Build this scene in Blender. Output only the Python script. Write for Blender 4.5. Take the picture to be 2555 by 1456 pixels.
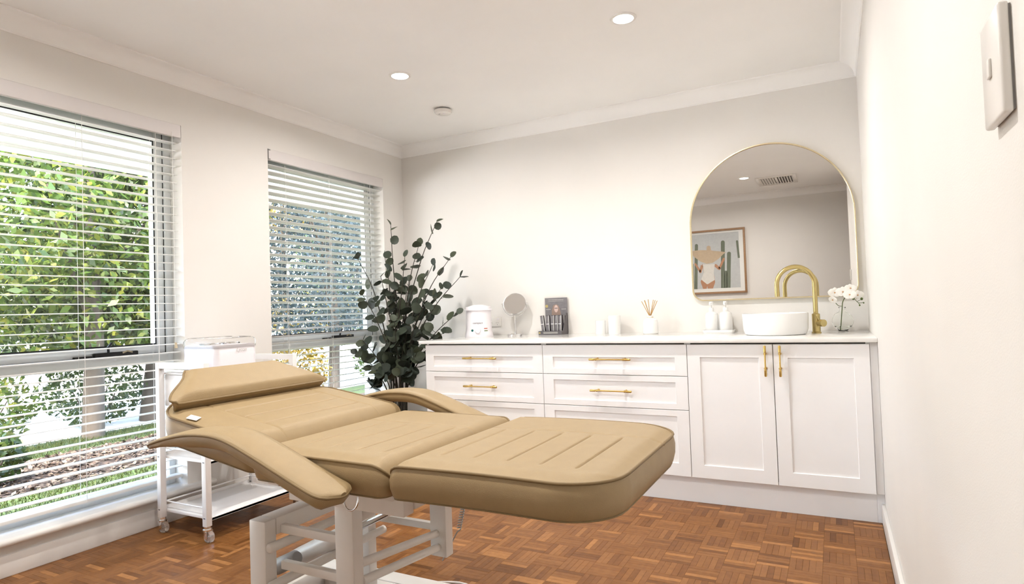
import bpy, bmesh, math, random
import numpy as np
from mathutils import Vector, Matrix

for o in list(bpy.data.objects): bpy.data.objects.remove(o)
scene = bpy.context.scene
C = scene.collection
random.seed(7)
RNG = np.random.default_rng(11)
PI = math.pi

# ------------------------------------------------------------------ camera
F_PX, CAM = 1525.8, Vector((3.1164, -4.0365, 1.0461))
YAW, PITCH, ROLL = -0.48445, 0.02784, -0.03399
fwd = Vector((math.sin(YAW)*math.cos(PITCH), math.cos(YAW)*math.cos(PITCH), math.sin(PITCH)))
r0 = Vector((math.cos(YAW), -math.sin(YAW), 0)); u0 = r0.cross(fwd)
RGT = math.cos(ROLL)*r0 + math.sin(ROLL)*u0
UP = -math.sin(ROLL)*r0 + math.cos(ROLL)*u0
cam_d = bpy.data.cameras.new('camera'); cam = bpy.data.objects.new('camera', cam_d); C.objects.link(cam)
m = Matrix.Identity(4)
for i in range(3):
    m[i][0] = RGT[i]; m[i][1] = UP[i]; m[i][2] = -fwd[i]; m[i][3] = CAM[i]
cam.matrix_world = m
cam_d.sensor_width = 36; cam_d.lens = F_PX*36/2555; cam_d.clip_start = 0.02
scene.camera = cam
def ray(x, y): return fwd + RGT*((x-1277.5)/F_PX) - UP*((y-728)/F_PX)
def at_y(v, x, y):
    d = ray(x, y); return CAM + d*((v-CAM.y)/d.y)
def pix(P):
    d = Vector(P)-CAM; z = d.dot(fwd)
    return (1277.5+F_PX*d.dot(RGT)/z, 728-F_PX*d.dot(UP)/z, z)

# ------------------------------------------------------------------ light and exposure
SKY_STRENGTH, SUN_STRENGTH = 2.2, 20.0
LAMP_W, LAMP_COL = 9.3, (1.0, 0.975, 0.94)
world = bpy.data.worlds.new('sky'); scene.world = world; world.use_nodes = True
wn = world.node_tree.nodes; wl = world.node_tree.links
sky = wn.new('ShaderNodeTexSky'); sky.sky_type = 'NISHITA'; sky.sun_disc = False
sky.sun_elevation = math.radians(52); sky.sun_rotation = math.radians(150); sky.dust_density = 3.0; sky.air_density = 1.0
wn['Background'].inputs[1].default_value = SKY_STRENGTH
wl.new(sky.outputs[0], wn['Background'].inputs[0])
sd = bpy.data.lights.new('sun', 'SUN'); sd.energy = SUN_STRENGTH; sd.angle = 0.009; sd.color = (1, 0.95, 0.86)
sun = bpy.data.objects.new('sun', sd); C.objects.link(sun)
sun.rotation_euler = Vector((0.35, 0.45, -0.82)).to_track_quat('-Z', 'Y').to_euler()
vs = scene.view_settings
vs.view_transform = 'Standard'; vs.look = 'None'; vs.gamma = 1; vs.use_curve_mapping = False
vs.exposure = 0.96

# ------------------------------------------------------------------ materials
def lin(c):
    return tuple(((v/255/12.92) if v/255 <= 0.04045 else ((v/255+0.055)/1.055)**2.4) for v in c)
def mat(name, col, rough=0.5, metal=0.0, var=0.0, vscale=8.0, bump=0.0, bscale=200.0, attr=None, trans=0.0, ior=1.45,
        coat=0.0, emit=None, estr=0.0, stretch=None, spec=0.5):
    M = bpy.data.materials.new(name); M.use_nodes = True
    nt = M.node_tree; b = nt.nodes['Principled BSDF']; L = nt.links
    c = lin(col) if max(col) > 1 else tuple(col)
    b.inputs['Roughness'].default_value = rough; b.inputs['Metallic'].default_value = metal
    b.inputs['Transmission Weight'].default_value = trans; b.inputs['IOR'].default_value = ior
    b.inputs['Coat Weight'].default_value = coat; b.inputs['Coat Roughness'].default_value = 0.12
    b.inputs['Specular IOR Level'].default_value = spec
    b.inputs['Base Color'].default_value = (*c, 1)
    tc = nt.nodes.new('ShaderNodeTexCoord'); mp = nt.nodes.new('ShaderNodeMapping')
    L.new(tc.outputs['Object'], mp.inputs[0])
    if stretch: mp.inputs['Scale'].default_value = stretch
    if var > 0:
        n = nt.nodes.new('ShaderNodeTexNoise'); n.inputs['Scale'].default_value = vscale; n.inputs['Detail'].default_value = 5
        L.new(mp.outputs[0], n.inputs['Vector'])
        r = nt.nodes.new('ShaderNodeValToRGB'); r.color_ramp.elements[0].position = 0.3; r.color_ramp.elements[1].position = 0.7
        r.color_ramp.elements[0].color = (*[v*(1-var) for v in c], 1); r.color_ramp.elements[1].color = (*[min(1, v*(1+var*0.6)) for v in c], 1)
        L.new(n.outputs['Fac'], r.inputs[0]); L.new(r.outputs[0], b.inputs['Base Color'])
    if bump > 0:
        n2 = nt.nodes.new('ShaderNodeTexNoise'); n2.inputs['Scale'].default_value = bscale; n2.inputs['Detail'].default_value = 3
        L.new(mp.outputs[0], n2.inputs['Vector'])
        bp = nt.nodes.new('ShaderNodeBump'); bp.inputs['Strength'].default_value = bump; bp.inputs['Distance'].default_value = 0.002
        L.new(n2.outputs['Fac'], bp.inputs['Height']); L.new(bp.outputs[0], b.inputs['Normal'])
    if emit:
        b.inputs['Emission Color'].default_value = (*emit, 1); b.inputs['Emission Strength'].default_value = estr
    return M

M = {}
M['wall'] = mat('wall_paint', (0.80, 0.772, 0.735), 0.7, bump=0.15, bscale=350, var=0.015, vscale=3, spec=0.2)
M['ceiling'] = mat('ceiling_paint', (0.92, 0.905, 0.885), 0.8, var=0.015, vscale=3, spec=0.15)
M['trim'] = mat('gloss_trim', (0.80, 0.78, 0.75), 0.35, var=0.01)
M['cab'] = mat('cabinet_satin', (0.90, 0.885, 0.875), 0.38, var=0.01, spec=0.4)
M['gap'] = mat('shadow_gap', (0.09, 0.085, 0.08), 0.8, var=0.05)  # dark colour that paints the shade in cabinet gaps and vent
M['stone'] = mat('engineered_stone', (0.85, 0.83, 0.80), 0.1, var=0.03, vscale=14, spec=0.5)
M['brass'] = mat('brushed_brass', (0.62, 0.42, 0.13), 0.3, 1.0, var=0.06, vscale=60, stretch=(1, 1, 20))
M['gold'] = mat('pale_gold_frame', (0.86, 0.76, 0.52), 0.25, 1.0, var=0.04, vscale=40)
M['tapgold'] = mat('satin_brass_tap', (0.56, 0.45, 0.20), 0.28, 1.0, var=0.05, vscale=50)
M['mirror'] = mat('mirror_glass', (0.80, 0.79, 0.775), 0.0, 1.0)
M['chrome'] = mat('chrome', (0.82, 0.82, 0.83), 0.08, 1.0, var=0.02)
M['vinyl'] = mat('beige_vinyl', (0.365, 0.262, 0.138), 0.42, var=0.04, vscale=30, bump=0.35, bscale=700, spec=0.35)
M['vinyl_dark'] = mat('beige_vinyl_welt', (0.24, 0.165, 0.08), 0.5, var=0.05, vscale=40, spec=0.3)
M['powder'] = mat('white_powdercoat', (0.80, 0.76, 0.71), 0.32, var=0.02, vscale=20)
M['trolley'] = mat('white_trolley_metal', (0.84, 0.82, 0.81), 0.35, var=0.02)
M['plastic'] = mat('white_plastic', (0.84, 0.80, 0.83), 0.28, var=0.015)
M['switch'] = mat('switch_plastic', (0.82, 0.79, 0.75), 0.22, var=0.01)
M['ceramic'] = mat('white_ceramic', (0.86, 0.85, 0.83), 0.12, var=0.01)
M['alu'] = mat('white_aluminium', (0.78, 0.80, 0.80), 0.3, var=0.015)
M['slat'] = mat('blind_slat', (0.80, 0.79, 0.77), 0.4, var=0.015)
M['valance'] = mat('blind_valance', (0.76, 0.72, 0.71), 0.5, var=0.015)
M['black'] = mat('black_rubber', (0.015, 0.015, 0.017), 0.45, var=0.2)
M['darkcard'] = mat('charcoal_card', (0.085, 0.075, 0.08), 0.35, var=0.1, vscale=30)
M['greyfoil'] = mat('grey_print', (0.17, 0.155, 0.165), 0.3, var=0.15, vscale=50)
M['paper'] = mat('white_paper', (0.86, 0.84, 0.82), 0.6, var=0.02)
M['candle'] = mat('candle_wax', (0.86, 0.82, 0.74), 0.4, var=0.02)
M['reed'] = mat('rattan_reed', (0.50, 0.29, 0.09), 0.6, var=0.2, vscale=60)
M['soil'] = mat('dark_potting_moss', (0.05, 0.04, 0.025), 0.9, var=0.4, vscale=60, bump=0.5)
M['pot'] = mat('black_nursery_pot', (0.03, 0.03, 0.03), 0.5, var=0.1)
M['bark'] = mat('dark_stem', (0.045, 0.04, 0.03), 0.8, var=0.3, vscale=40)
M['trunk'] = mat('tree_bark', (0.075, 0.06, 0.045), 0.9, var=0.4, vscale=10, bump=0.6, bscale=30, stretch=(1, 1, .25))
M['greyplastic'] = mat('grey_plastic', (0.32, 0.31, 0.30), 0.4, var=0.05)
M['green'] = mat('green_lamp', (0.0, 0.10, 0.09), 0.2, var=0.1)
M['red'] = mat('red_mark', (0.45, 0.09, 0.05), 0.5, var=0.1)
M['olive'] = mat('green_mark', (0.14, 0.20, 0.07), 0.5, var=0.1)
M['ink'] = mat('grey_ink', (0.10, 0.10, 0.11), 0.6, var=0.05)
M['paleink'] = mat('pale_ink', (0.52, 0.50, 0.46), 0.6, var=0.05)
M['oak'] = mat('oak_frame', (0.36, 0.21, 0.11), 0.5, var=0.2, vscale=30, stretch=(1, 1, 6))
M['petal'] = mat('orchid_petal', (0.86, 0.83, 0.78), 0.5, var=0.03, vscale=40)
M['lip'] = mat('orchid_centre', (0.62, 0.36, 0.18), 0.5, var=0.2, vscale=40)
M['bud'] = mat('orchid_bud', (0.09, 0.13, 0.03), 0.5, var=0.25, vscale=50)
M['tan'] = mat('tan_rubber', (0.55, 0.45, 0.30), 0.6, var=0.1)
M['vase'] = mat('vase_glass', (0.985, 0.995, 0.985), 0.0, trans=1.0, ior=1.13)
M['water'] = mat('water', (0.97, 1.0, 0.97), 0.0, trans=1.0, ior=1.33)
M['clear'] = mat('clear_acrylic', (0.97, 0.97, 0.97), 0.03, trans=1.0, ior=1.12)
M['wheel'] = mat('clear_caster_wheel', (0.85, 0.82, 0.80), 0.08, trans=0.85, ior=1.25)
M['lens'] = mat('lit_lamp_lens', (1, 1, 1), 0.5, emit=(1, 0.93, 0.82), estr=14)
M['soffit'] = mat('eave_soffit', (0.82, 0.82, 0.80), 0.7, var=0.02, vscale=2)
M['brickout'] = mat('outside_render', (0.55, 0.47, 0.40), 0.8, var=0.1, vscale=6)
M['lawn'] = mat('lawn_soil', (0.03, 0.055, 0.010), 0.9, var=0.4, vscale=9, bump=0.8, bscale=60)
M['mulch'] = mat('bark_mulch', (0.05, 0.035, 0.025), 0.95, var=0.5, vscale=30, bump=1.0, bscale=50)
M['road'] = mat('pale_concrete_drive', (0.62, 0.60, 0.57), 0.8, var=0.08, vscale=3)

def leaf_mat(name, c0, c1, c2, transl=0.45, rough=0.35):
    X = bpy.data.materials.new(name); X.use_nodes = True; nt = X.node_tree; L = nt.links
    b = nt.nodes['Principled BSDF']; b.inputs['Roughness'].default_value = rough; b.inputs['Specular IOR Level'].default_value = 0.4
    a = nt.nodes.new('ShaderNodeAttribute'); a.attribute_name = 'tone'
    r = nt.nodes.new('ShaderNodeValToRGB'); e = r.color_ramp.elements
    e[0].color = (*c0, 1); e[1].color = (*c2, 1); k = e.new(0.5); k.color = (*c1, 1)
    L.new(a.outputs['Fac'], r.inputs[0]); L.new(r.outputs[0], b.inputs['Base Color'])
    t = nt.nodes.new('ShaderNodeBsdfTranslucent'); mx = nt.nodes.new('ShaderNodeMixShader'); mx.inputs[0].default_value = transl
    L.new(r.outputs[0], t.inputs[0]); L.new(b.outputs[0], mx.inputs[1]); L.new(t.outputs[0], mx.inputs[2])
    L.new(mx.outputs[0], nt.nodes['Material Output'].inputs[0]); return X
M['leaf_lime'] = leaf_mat('leaf_lime', (0.0207, 0.0413, 0.0072), (0.0593, 0.1034, 0.0180), (0.1736, 0.1798, 0.0278))
M['leaf_mid'] = leaf_mat('leaf_mid', (0.0093, 0.0240, 0.0063), (0.0271, 0.0566, 0.0116), (0.0838, 0.1131, 0.0240))
M['leaf_sky_tint'] = leaf_mat('leaf_sky_tint', (0.0150, 0.0263, 0.0232), (0.0345, 0.0547, 0.0577), (0.0810, 0.1095, 0.1215))  # bluish cast is reflected sky painted into the leaf colour
M['leaf_gold'] = leaf_mat('leaf_gold', (0.0539, 0.0434, 0.0056), (0.1484, 0.0973, 0.0105), (0.2023, 0.1617, 0.0217))
M['grass'] = leaf_mat('grass_blade', (0.0171, 0.0319, 0.0044), (0.0363, 0.0572, 0.0083), (0.0721, 0.0847, 0.0171), 0.3, 0.6)
M['euca'] = leaf_mat('eucalyptus_leaf', (0.028, 0.038, 0.028), (0.055, 0.068, 0.045), (0.10, 0.115, 0.06), 0.12, 0.5)

def wood_mat():
    X = bpy.data.materials.new('parquet_wood'); X.use_nodes = True; nt = X.node_tree; L = nt.links
    b = nt.nodes['Principled BSDF']; b.inputs['Roughness'].default_value = 0.33; b.inputs['Specular IOR Level'].default_value = 0.16
    a = nt.nodes.new('ShaderNodeAttribute'); a.attribute_name = 'tone'
    r = nt.nodes.new('ShaderNodeValToRGB'); e = r.color_ramp.elements
    e[0].color = (0.15, 0.056, 0.014, 1); e[1].color = (0.42, 0.19, 0.062, 1)
    k = e.new(0.45); k.color = (0.235, 0.096, 0.027, 1); k = e.new(0.8); k.color = (0.30, 0.130, 0.041, 1)
    g = nt.nodes.new('ShaderNodeNewGeometry'); n = nt.nodes.new('ShaderNodeTexNoise'); n.inputs['Scale'].default_value = 38; n.inputs['Detail'].default_value = 6
    L.new(g.outputs['Position'], n.inputs['Vector'])
    mx = nt.nodes.new('ShaderNodeMix'); mx.data_type = 'RGBA'; mx.blend_type = 'MULTIPLY'; mx.inputs[0].default_value = 0.5
    r2 = nt.nodes.new('ShaderNodeValToRGB'); r2.color_ramp.elements[0].color = (0.55, 0.5, 0.45, 1); r2.color_ramp.elements[0].position = 0.3; r2.color_ramp.elements[1].position = 0.65
    L.new(n.outputs['Fac'], r2.inputs[0]); L.new(a.outputs['Fac'], r.inputs[0])
    L.new(r.outputs[0], mx.inputs[6]); L.new(r2.outputs[0], mx.inputs[7]); L.new(mx.outputs[2], b.inputs['Base Color'])
    bp = nt.nodes.new('ShaderNodeBump'); bp.inputs['Strength'].default_value = 0.12; bp.inputs['Distance'].default_value = 0.001
    L.new(n.outputs['Fac'], bp.inputs['Height']); L.new(bp.outputs[0], b.inputs['Normal'])
    return X
M['wood'] = wood_mat()
def pane_mat():
    X = bpy.data.materials.new('window_glass'); X.use_nodes = True; nt = X.node_tree; L = nt.links
    nt.nodes.remove(nt.nodes['Principled BSDF'])
    t = nt.nodes.new('ShaderNodeBsdfTransparent'); t.inputs[0].default_value = (0.985, 0.99, 0.985, 1)
    g = nt.nodes.new('ShaderNodeBsdfGlossy'); g.inputs['Roughness'].default_value = 0.0
    f = nt.nodes.new('ShaderNodeLayerWeight'); f.inputs[0].default_value = 0.5
    pw = nt.nodes.new('ShaderNodeMath'); pw.operation = 'POWER'; pw.inputs[1].default_value = 5.0; L.new(f.outputs['Facing'], pw.inputs[0])
    ad = nt.nodes.new('ShaderNodeMath'); ad.operation = 'MULTIPLY_ADD'; ad.inputs[1].default_value = 0.9; ad.inputs[2].default_value = 0.025; L.new(pw.outputs[0], ad.inputs[0])
    mx = nt.nodes.new('ShaderNodeMixShader'); L.new(ad.outputs[0], mx.inputs[0]); L.new(t.outputs[0], mx.inputs[1]); L.new(g.outputs[0], mx.inputs[2])
    L.new(mx.outputs[0], nt.nodes['Material Output'].inputs[0]); return X
M['pane'] = pane_mat()
def flat(name, col): 
    if name not in M: M[name] = mat(name, col, 0.55, var=0.06, vscale=40)
    return M[name]

# ------------------------------------------------------------------ mesh helpers
def finish(name, bm, mt, parent=None, smooth=35, loc=None):
    bmesh.ops.recalc_face_normals(bm, faces=bm.faces)
    me = bpy.data.meshes.new(name); bm.to_mesh(me); bm.free()
    return link(name, me, mt, parent, smooth, loc)
def link(name, me, mt, parent=None, smooth=35, loc=None):
    if mt is not None: me.materials.append(M[mt] if isinstance(mt, str) else mt)
    if smooth:
        me.polygons.foreach_set('use_smooth', [True]*len(me.polygons))
        me.set_sharp_from_angle(angle=math.radians(smooth))
    o = bpy.data.objects.new(name, me); C.objects.link(o)
    if parent: o.parent = parent
    if loc: o.location = loc
    return o
def tag(o, label=None, cat=None, group=None, kind=None):
    if label: o['label'] = label
    if cat: o['category'] = cat
    if group: o['group'] = group
    if kind: o['kind'] = kind
    return o
def thing(name, label, cat, loc=(0, 0, 0), rz=0, group=None):
    o = bpy.data.objects.new(name, None); C.objects.link(o); o.location = loc; o.rotation_euler = (0, 0, rz)
    o.empty_display_size = 0.05
    return tag(o, label, cat, group)
def box(bm, a, b, bev=0.0, seg=2):
    lo = [min(a[i], b[i]) for i in range(3)]; hi = [max(a[i], b[i]) for i in range(3)]
    vs_ = [bm.verts.new((lo[0] if i & 1 == 0 else hi[0], lo[1] if i & 2 == 0 else hi[1], lo[2] if i & 4 == 0 else hi[2])) for i in range(8)]
    fs = [bm.faces.new([vs_[k] for k in q]) for q in ((0, 2, 3, 1), (4, 5, 7, 6), (0, 1, 5, 4), (2, 6, 7, 3), (0, 4, 6, 2), (1, 3, 7, 5))]
    if bev > 0:
        es = {e for f in fs for e in f.edges}
        bmesh.ops.bevel(bm, geom=list(es), offset=bev, segments=seg, affect='EDGES', profile=0.5)
    return bm
def B(name, a, b, mt, parent=None, bev=0.0, seg=2):
    bm = bmesh.new(); box(bm, a, b, bev, seg); return finish(name, bm, mt, parent)
def tube(bm, pts, r, n=10, closed=False, caps=True):
    pts = [Vector(p) for p in pts]; N = len(pts)
    rs = r if isinstance(r, (list, tuple)) else [r]*N
    rings = []; prev = None
    for i, p in enumerate(pts):
        if closed: t = pts[(i+1) % N]-pts[i-1]
        else: t = pts[min(i+1, N-1)]-pts[max(i-1, 0)]
        t.normalize()
        if prev is None:
            a = Vector((0, 0, 1)) if abs(t.z) < 0.9 else Vector((1, 0, 0)); nrm = t.cross(a).normalized()
        else: nrm = (prev-t*prev.dot(t)).normalized()
        prev = nrm; bn = t.cross(nrm)
        rings.append([bm.verts.new(p+(nrm*math.cos(2*PI*k/n)+bn*math.sin(2*PI*k/n))*rs[i]) for k in range(n)])
    for i in range(N if closed else N-1):
        A, Bq = rings[i], rings[(i+1) % N]
        for k in range(n): bm.faces.new((A[k], A[(k+1) % n], Bq[(k+1) % n], Bq[k]))
    if caps and not closed: bm.faces.new(rings[0][::-1]); bm.faces.new(rings[-1])
    return bm
def T(name, pts, r, mt, parent=None, n=10, closed=False):
    bm = bmesh.new(); tube(bm, pts, r, n, closed); return finish(name, bm, mt, parent, 50)
def lathe(bm, prof, n=32, c=(0, 0, 0), axis='z', closed=False):
    rings = []
    for (r, z) in prof:
        if r < 1e-6: rings.append([bm.verts.new(c2(c, 0, 0, z, axis))])
        else: rings.append([bm.verts.new(c2(c, r*math.cos(2*PI*k/n), r*math.sin(2*PI*k/n), z, axis)) for k in range(n)])
    segs = list(zip(rings[:-1], rings[1:]))
    if closed: segs.append((rings[-1], rings[0]))
    for a, b in segs:
        for k in range(n):
            k2 = (k+1) % n
            if len(a) == 1 and len(b) == 1: continue
            if len(a) == 1: bm.faces.new((a[0], b[k], b[k2]))
            elif len(b) == 1: bm.faces.new((a[k], a[k2], b[0]))
            else: bm.faces.new((a[k], a[k2], b[k2], b[k]))
    return bm
def c2(c, x, y, z, axis):
    if axis == 'z': return (c[0]+x, c[1]+y, c[2]+z)
    if axis == 'y': return (c[0]+x, c[1]-z, c[2]+y)
    return (c[0]+z, c[1]+x, c[2]+y)
def LT(name, prof, mt, parent=None, n=32, c=(0, 0, 0), axis='z', smooth=35, closed=False):
    bm = bmesh.new(); lathe(bm, prof, n, c, axis, closed); return finish(name, bm, mt, parent, smooth)
def prism(bm, poly, vec):
    a = [bm.verts.new(p) for p in poly]; b = [bm.verts.new(Vector(p)+Vector(vec)) for p in poly]
    bm.faces.new(a); bm.faces.new(b[::-1]); n = len(a)
    for i in range(n): bm.faces.new((a[i], b[i], b[(i+1) % n], a[(i+1) % n]))
    return bm
def PR(name, poly, vec, mt, parent=None, smooth=35):
    bm = bmesh.new(); prism(bm, poly, vec); return finish(name, bm, mt, parent, smooth)
def text_mesh(body, size, shear=0.0, depth=0.0002):
    cu = bpy.data.curves.new('lettering', 'FONT'); cu.body = body; cu.size = size; cu.align_x = 'CENTER'; cu.align_y = 'CENTER'
    cu.shear = shear; cu.extrude = depth; cu.resolution_u = 3
    o = bpy.data.objects.new('lettering', cu); C.objects.link(o)
    dg = bpy.context.evaluated_depsgraph_get(); me = bpy.data.meshes.new_from_object(o.evaluated_get(dg))
    bpy.data.objects.remove(o); return me
def attr_tone(me, vals):
    a = me.attributes.new('tone', 'FLOAT', 'FACE'); a.data.foreach_set('value', list(vals))
def smoothstep(t): t = max(0.0, min(1.0, t)); return t*t*(3-2*t)
def polyline(pts, n):
    """Catmull-Rom through pts, n samples per span"""
    pts = [Vector(p) for p in pts]; out = []
    P = [2*pts[0]-pts[1]]+pts+[2*pts[-1]-pts[-2]]
    for i in range(1, len(P)-2):
        for k in range(n):
            t = k/n; a, b, c, d = P[i-1], P[i], P[i+1], P[i+2]
            out.append(0.5*((2*b)+(c-a)*t+(2*a-5*b+4*c-d)*t*t+(3*b-a-3*c+d)*t**3))
    out.append(pts[-1]); return out

# ------------------------------------------------------------------ room shell
W, H, YR, CV = 3.2833, 2.4, -4.27, 0.082
TH = 0.24
WIN = [(-3.72, -1.932), (-1.355, -0.245)]     # y ranges of the openings
WZ0, WZ1 = 0.165, 2.108

def struct(o): o['kind'] = 'structure'; return o
# floor slab + parquet fingers
WA_X, WA_Y = 4.35, -3.42
floor = struct(B('floor', (-0.0, YR, -0.12), (WA_X, 0, -0.004), mat('floor_bitumen', (0.06, 0.03, 0.015), 0.9, var=0.1), None))
tag(floor, 'glossy orange brown parquet floor in basket weave blocks', 'floor')
SQ = 0.118; FN = 5; fw = SQ/FN
fing = []
nx, ny = int(W/SQ)+1, int(-YR/SQ)+1
for i in range(-9, nx):
    for j in range(ny):
        x0 = W-0.016-(i+1)*SQ; y0 = -(j+1)*SQ
        for k in range(FN):
            if (i+j) % 2 == 0: a, b, c, d = x0, y0+k*fw, x0+SQ, y0+(k+1)*fw
            else: a, b, c, d = x0+k*fw, y0, x0+(k+1)*fw, y0+SQ
            a = max(a, 0.0); b = max(b, YR)
            if c-a < 0.004 or d-b < 0.004: continue
            if i < 0 and (d > WA_Y or c > WA_X): continue
            fing.append((a, b, c, d, (i+j) % 2))
def finger_verts(a, b, c, d, dz):
    g = 0.0002; e = 0.0004
    return [(a+g, b+g, -0.004), (c-g, b+g, -0.004), (c-g, d-g, -0.004), (a+g, d-g, -0.004),
            (a+g, b+g, -e+dz), (c-g, b+g, -e+dz), (c-g, d-g, -e+dz), (a+g, d-g, -e+dz),
            (a+g+e, b+g+e, dz), (c-g-e, b+g+e, dz), (c-g-e, d-g-e, dz), (a+g+e, d-g-e, dz)]
FF = [(0, 1, 5, 4), (1, 2, 6, 5), (2, 3, 7, 6), (3, 0, 4, 7), (4, 5, 9, 8), (5, 6, 10, 9), (6, 7, 11, 10), (7, 4, 8, 11), (8, 9, 10, 11)]
def seen(f):
    a, b, c, d, _ = f
    px = [pix(((a+c)/2, (b+d)/2, 0))][0]
    if px[2] < 0.2 or not (0 < px[0] < 2555 and 0 < px[1] < 1456): return 0
    x, y = px[0], px[1]
    # hidden behind the bed, its frame and the bench
    if y < 1233+0.115*(x-1579) and x > 1000: return 0
    if x < 620 and y < 1442-0.32*x: return 0
    if 620 < x < 1130 and y < 1420: return 0
    if 965 < x < 1500 and y < 1290: return 0
    q = [pix((X, Y, 0)) for X, Y in ((a, b), (c, b), (c, d), (a, d))]
    return abs(sum(q[i][0]*q[(i+1) % 4][1]-q[(i+1) % 4][0]*q[i][1] for i in range(4)))/2
full = [f for f in fing if abs((f[2]-f[0])*(f[3]-f[1])-SQ*fw) < 1e-6]
best = set(sorted(full, key=seen, reverse=True)[:300])
def tone(): return min(1, max(0, random.gauss(0.5, 0.2)+(0.35 if random.random() < 0.08 else 0)))
protos = {}
for ori in (0, 1):
    for k in range(12):
        me = bpy.data.meshes.new('parquet_finger')
        hx, hy = (SQ/2, fw/2) if ori == 0 else (fw/2, SQ/2)
        me.from_pydata(finger_verts(-hx, -hy, hx, hy, 0), [], FF); me.materials.append(M['wood']); attr_tone(me, [tone()]*len(FF))
        protos[ori, k] = me
for f in best:
    o = bpy.data.objects.new('parquet_finger', protos[f[4], random.randrange(12)]); C.objects.link(o); o.parent = floor
    o.location = ((f[0]+f[2])/2, (f[1]+f[3])/2, random.uniform(-0.0002, 0.0001))
V, Fc, tn = [], [], []
for f in fing:
    if f in best: continue
    n0 = len(V); V += finger_verts(*f[:4], random.uniform(-0.0002, 0.0001)); Fc += [tuple(q+n0 for q in t) for t in FF]; tn += [tone()]*len(FF)
me = bpy.data.meshes.new('parquet_fingers'); me.from_pydata(V, [], Fc); attr_tone(me, tn)
tag(link('parquet_fingers', me, 'wood', floor, 0), kind='stuff')

ceil = struct(B('ceiling', (-TH, YR-0.15, H), (WA_X+0.15, 0.15, H+0.1), 'ceiling'))
tag(ceil, 'smooth white plaster ceiling', 'ceiling')
struct(tag(B('wall_back', (0, 0, 0), (W, 0.15, H), 'wall'), 'warm white wall behind the bench and mirror', 'wall'))
struct(tag(B('wall_right', (W, WA_Y, 0), (W+0.15, 0.15, H), 'wall'), 'warm white side wall with the switch plate', 'wall'))
struct(tag(B('wall_rear', (0, YR-0.15, 0), (WA_X, YR, H), 'wall'), 'warm white wall with the framed print', 'wall'))
struct(tag(B('wall_return', (W+0.15, WA_Y, 0), (WA_X, WA_Y+0.12, H), 'wall'), 'short warm white return wall of the entry recess', 'wall'))
struct(tag(B('wall_entry', (WA_X, YR-0.15, 0), (WA_X+0.15, WA_Y+0.12, H), 'wall'), 'warm white end wall of the entry recess', 'wall'))
bm = bmesh.new()
ys = [YR-0.15, WIN[0][0], WIN[0][1], WIN[1][0], WIN[1][1], 0.15]
box(bm, (-TH, ys[0], -0.3), (0, ys[1], H)); box(bm, (-TH, ys[2], -0.3), (0, ys[3], H)); box(bm, (-TH, ys[4], -0.3), (0, ys[5], H))
for y0, y1 in WIN:
    box(bm, (-TH, y0, -0.3), (0, y1, WZ0-0.03)); box(bm, (-TH, y0, WZ1), (0, y1, H))
struct(tag(finish('wall_left', bm, 'wall'), 'warm white wall with two tall windows', 'wall'))
# cove cornice with stepped edges
prof = [(0, H-CV), (0.004, H-CV+0.0)] + [(CV*0.12+CV*0.80*(1-math.cos(t)), H-CV*0.92+CV*0.80*math.sin(t)) for t in [k*PI/2/8 for k in range(9)]] + [(CV, H-0.006), (CV, H), (0, H)]
def cornice(name, p0, p1, inward, s0=1, s1=-1):
    bm = bmesh.new(); p0 = Vector(p0); p1 = Vector(p1); d = (p1-p0).normalized(); iw = Vector(inward); R = []
    for p, s in ((p0, s0), (p1, s1)):
        R.append([bm.verts.new(p+iw*q+d*(s*q)+Vector((0, 0, z))) for q, z in prof])
    n = len(prof)
    for i in range(n): bm.faces.new((R[0][i], R[1][i], R[1][(i+1) % n], R[0][(i+1) % n]))
    bm.faces.new(R[0]); bm.faces.new(R[1][::-1])
    return struct(finish(name, bm, 'ceiling', None, 25))
tag(cornice('trim_1', (0, 0, 0), (W, 0, 0), (0, -1, 0)), 'white cove cornice above the mirror wall', 'cornice')
tag(cornice('trim_2', (0, YR, 0), (0, 0, 0), (1, 0, 0)), 'white cove cornice above the windows', 'cornice')
tag(cornice('trim_3', (W, WA_Y, 0), (W, 0, 0), (-1, 0, 0), -1, -1), 'white cove cornice above the switch wall', 'cornice')
tag(cornice('trim_4', (0, YR, 0), (WA_X, YR, 0), (0, 1, 0)), 'white cove cornice above the framed print', 'cornice')
def skirt(name, a, b, lab):
    return tag(struct(B(name, a, b, 'trim', None, 0.003)), lab, 'baseboard')
tag(cornice('trim_7', (W, WA_Y, 0), (WA_X, WA_Y, 0), (0, -1, 0), -1, -1), 'white cove cornice of the entry recess', 'cornice')
skirt('baseboard_left', (0, YR, 0), (0.015, 0, 0.09), 'white skirting under the window sills')
skirt('baseboard_right', (W-0.015, WA_Y, 0), (W, -0.7275, 0.09), 'white skirting along the switch wall')
skirt('baseboard_rear', (0.015, YR, 0), (WA_X, YR+0.015, 0.09), 'white skirting under the framed print')
skirt('baseboard_back', (0.015, -0.015, 0), (0.70, 0, 0.09), 'white skirting behind the leafy plant')
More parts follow.
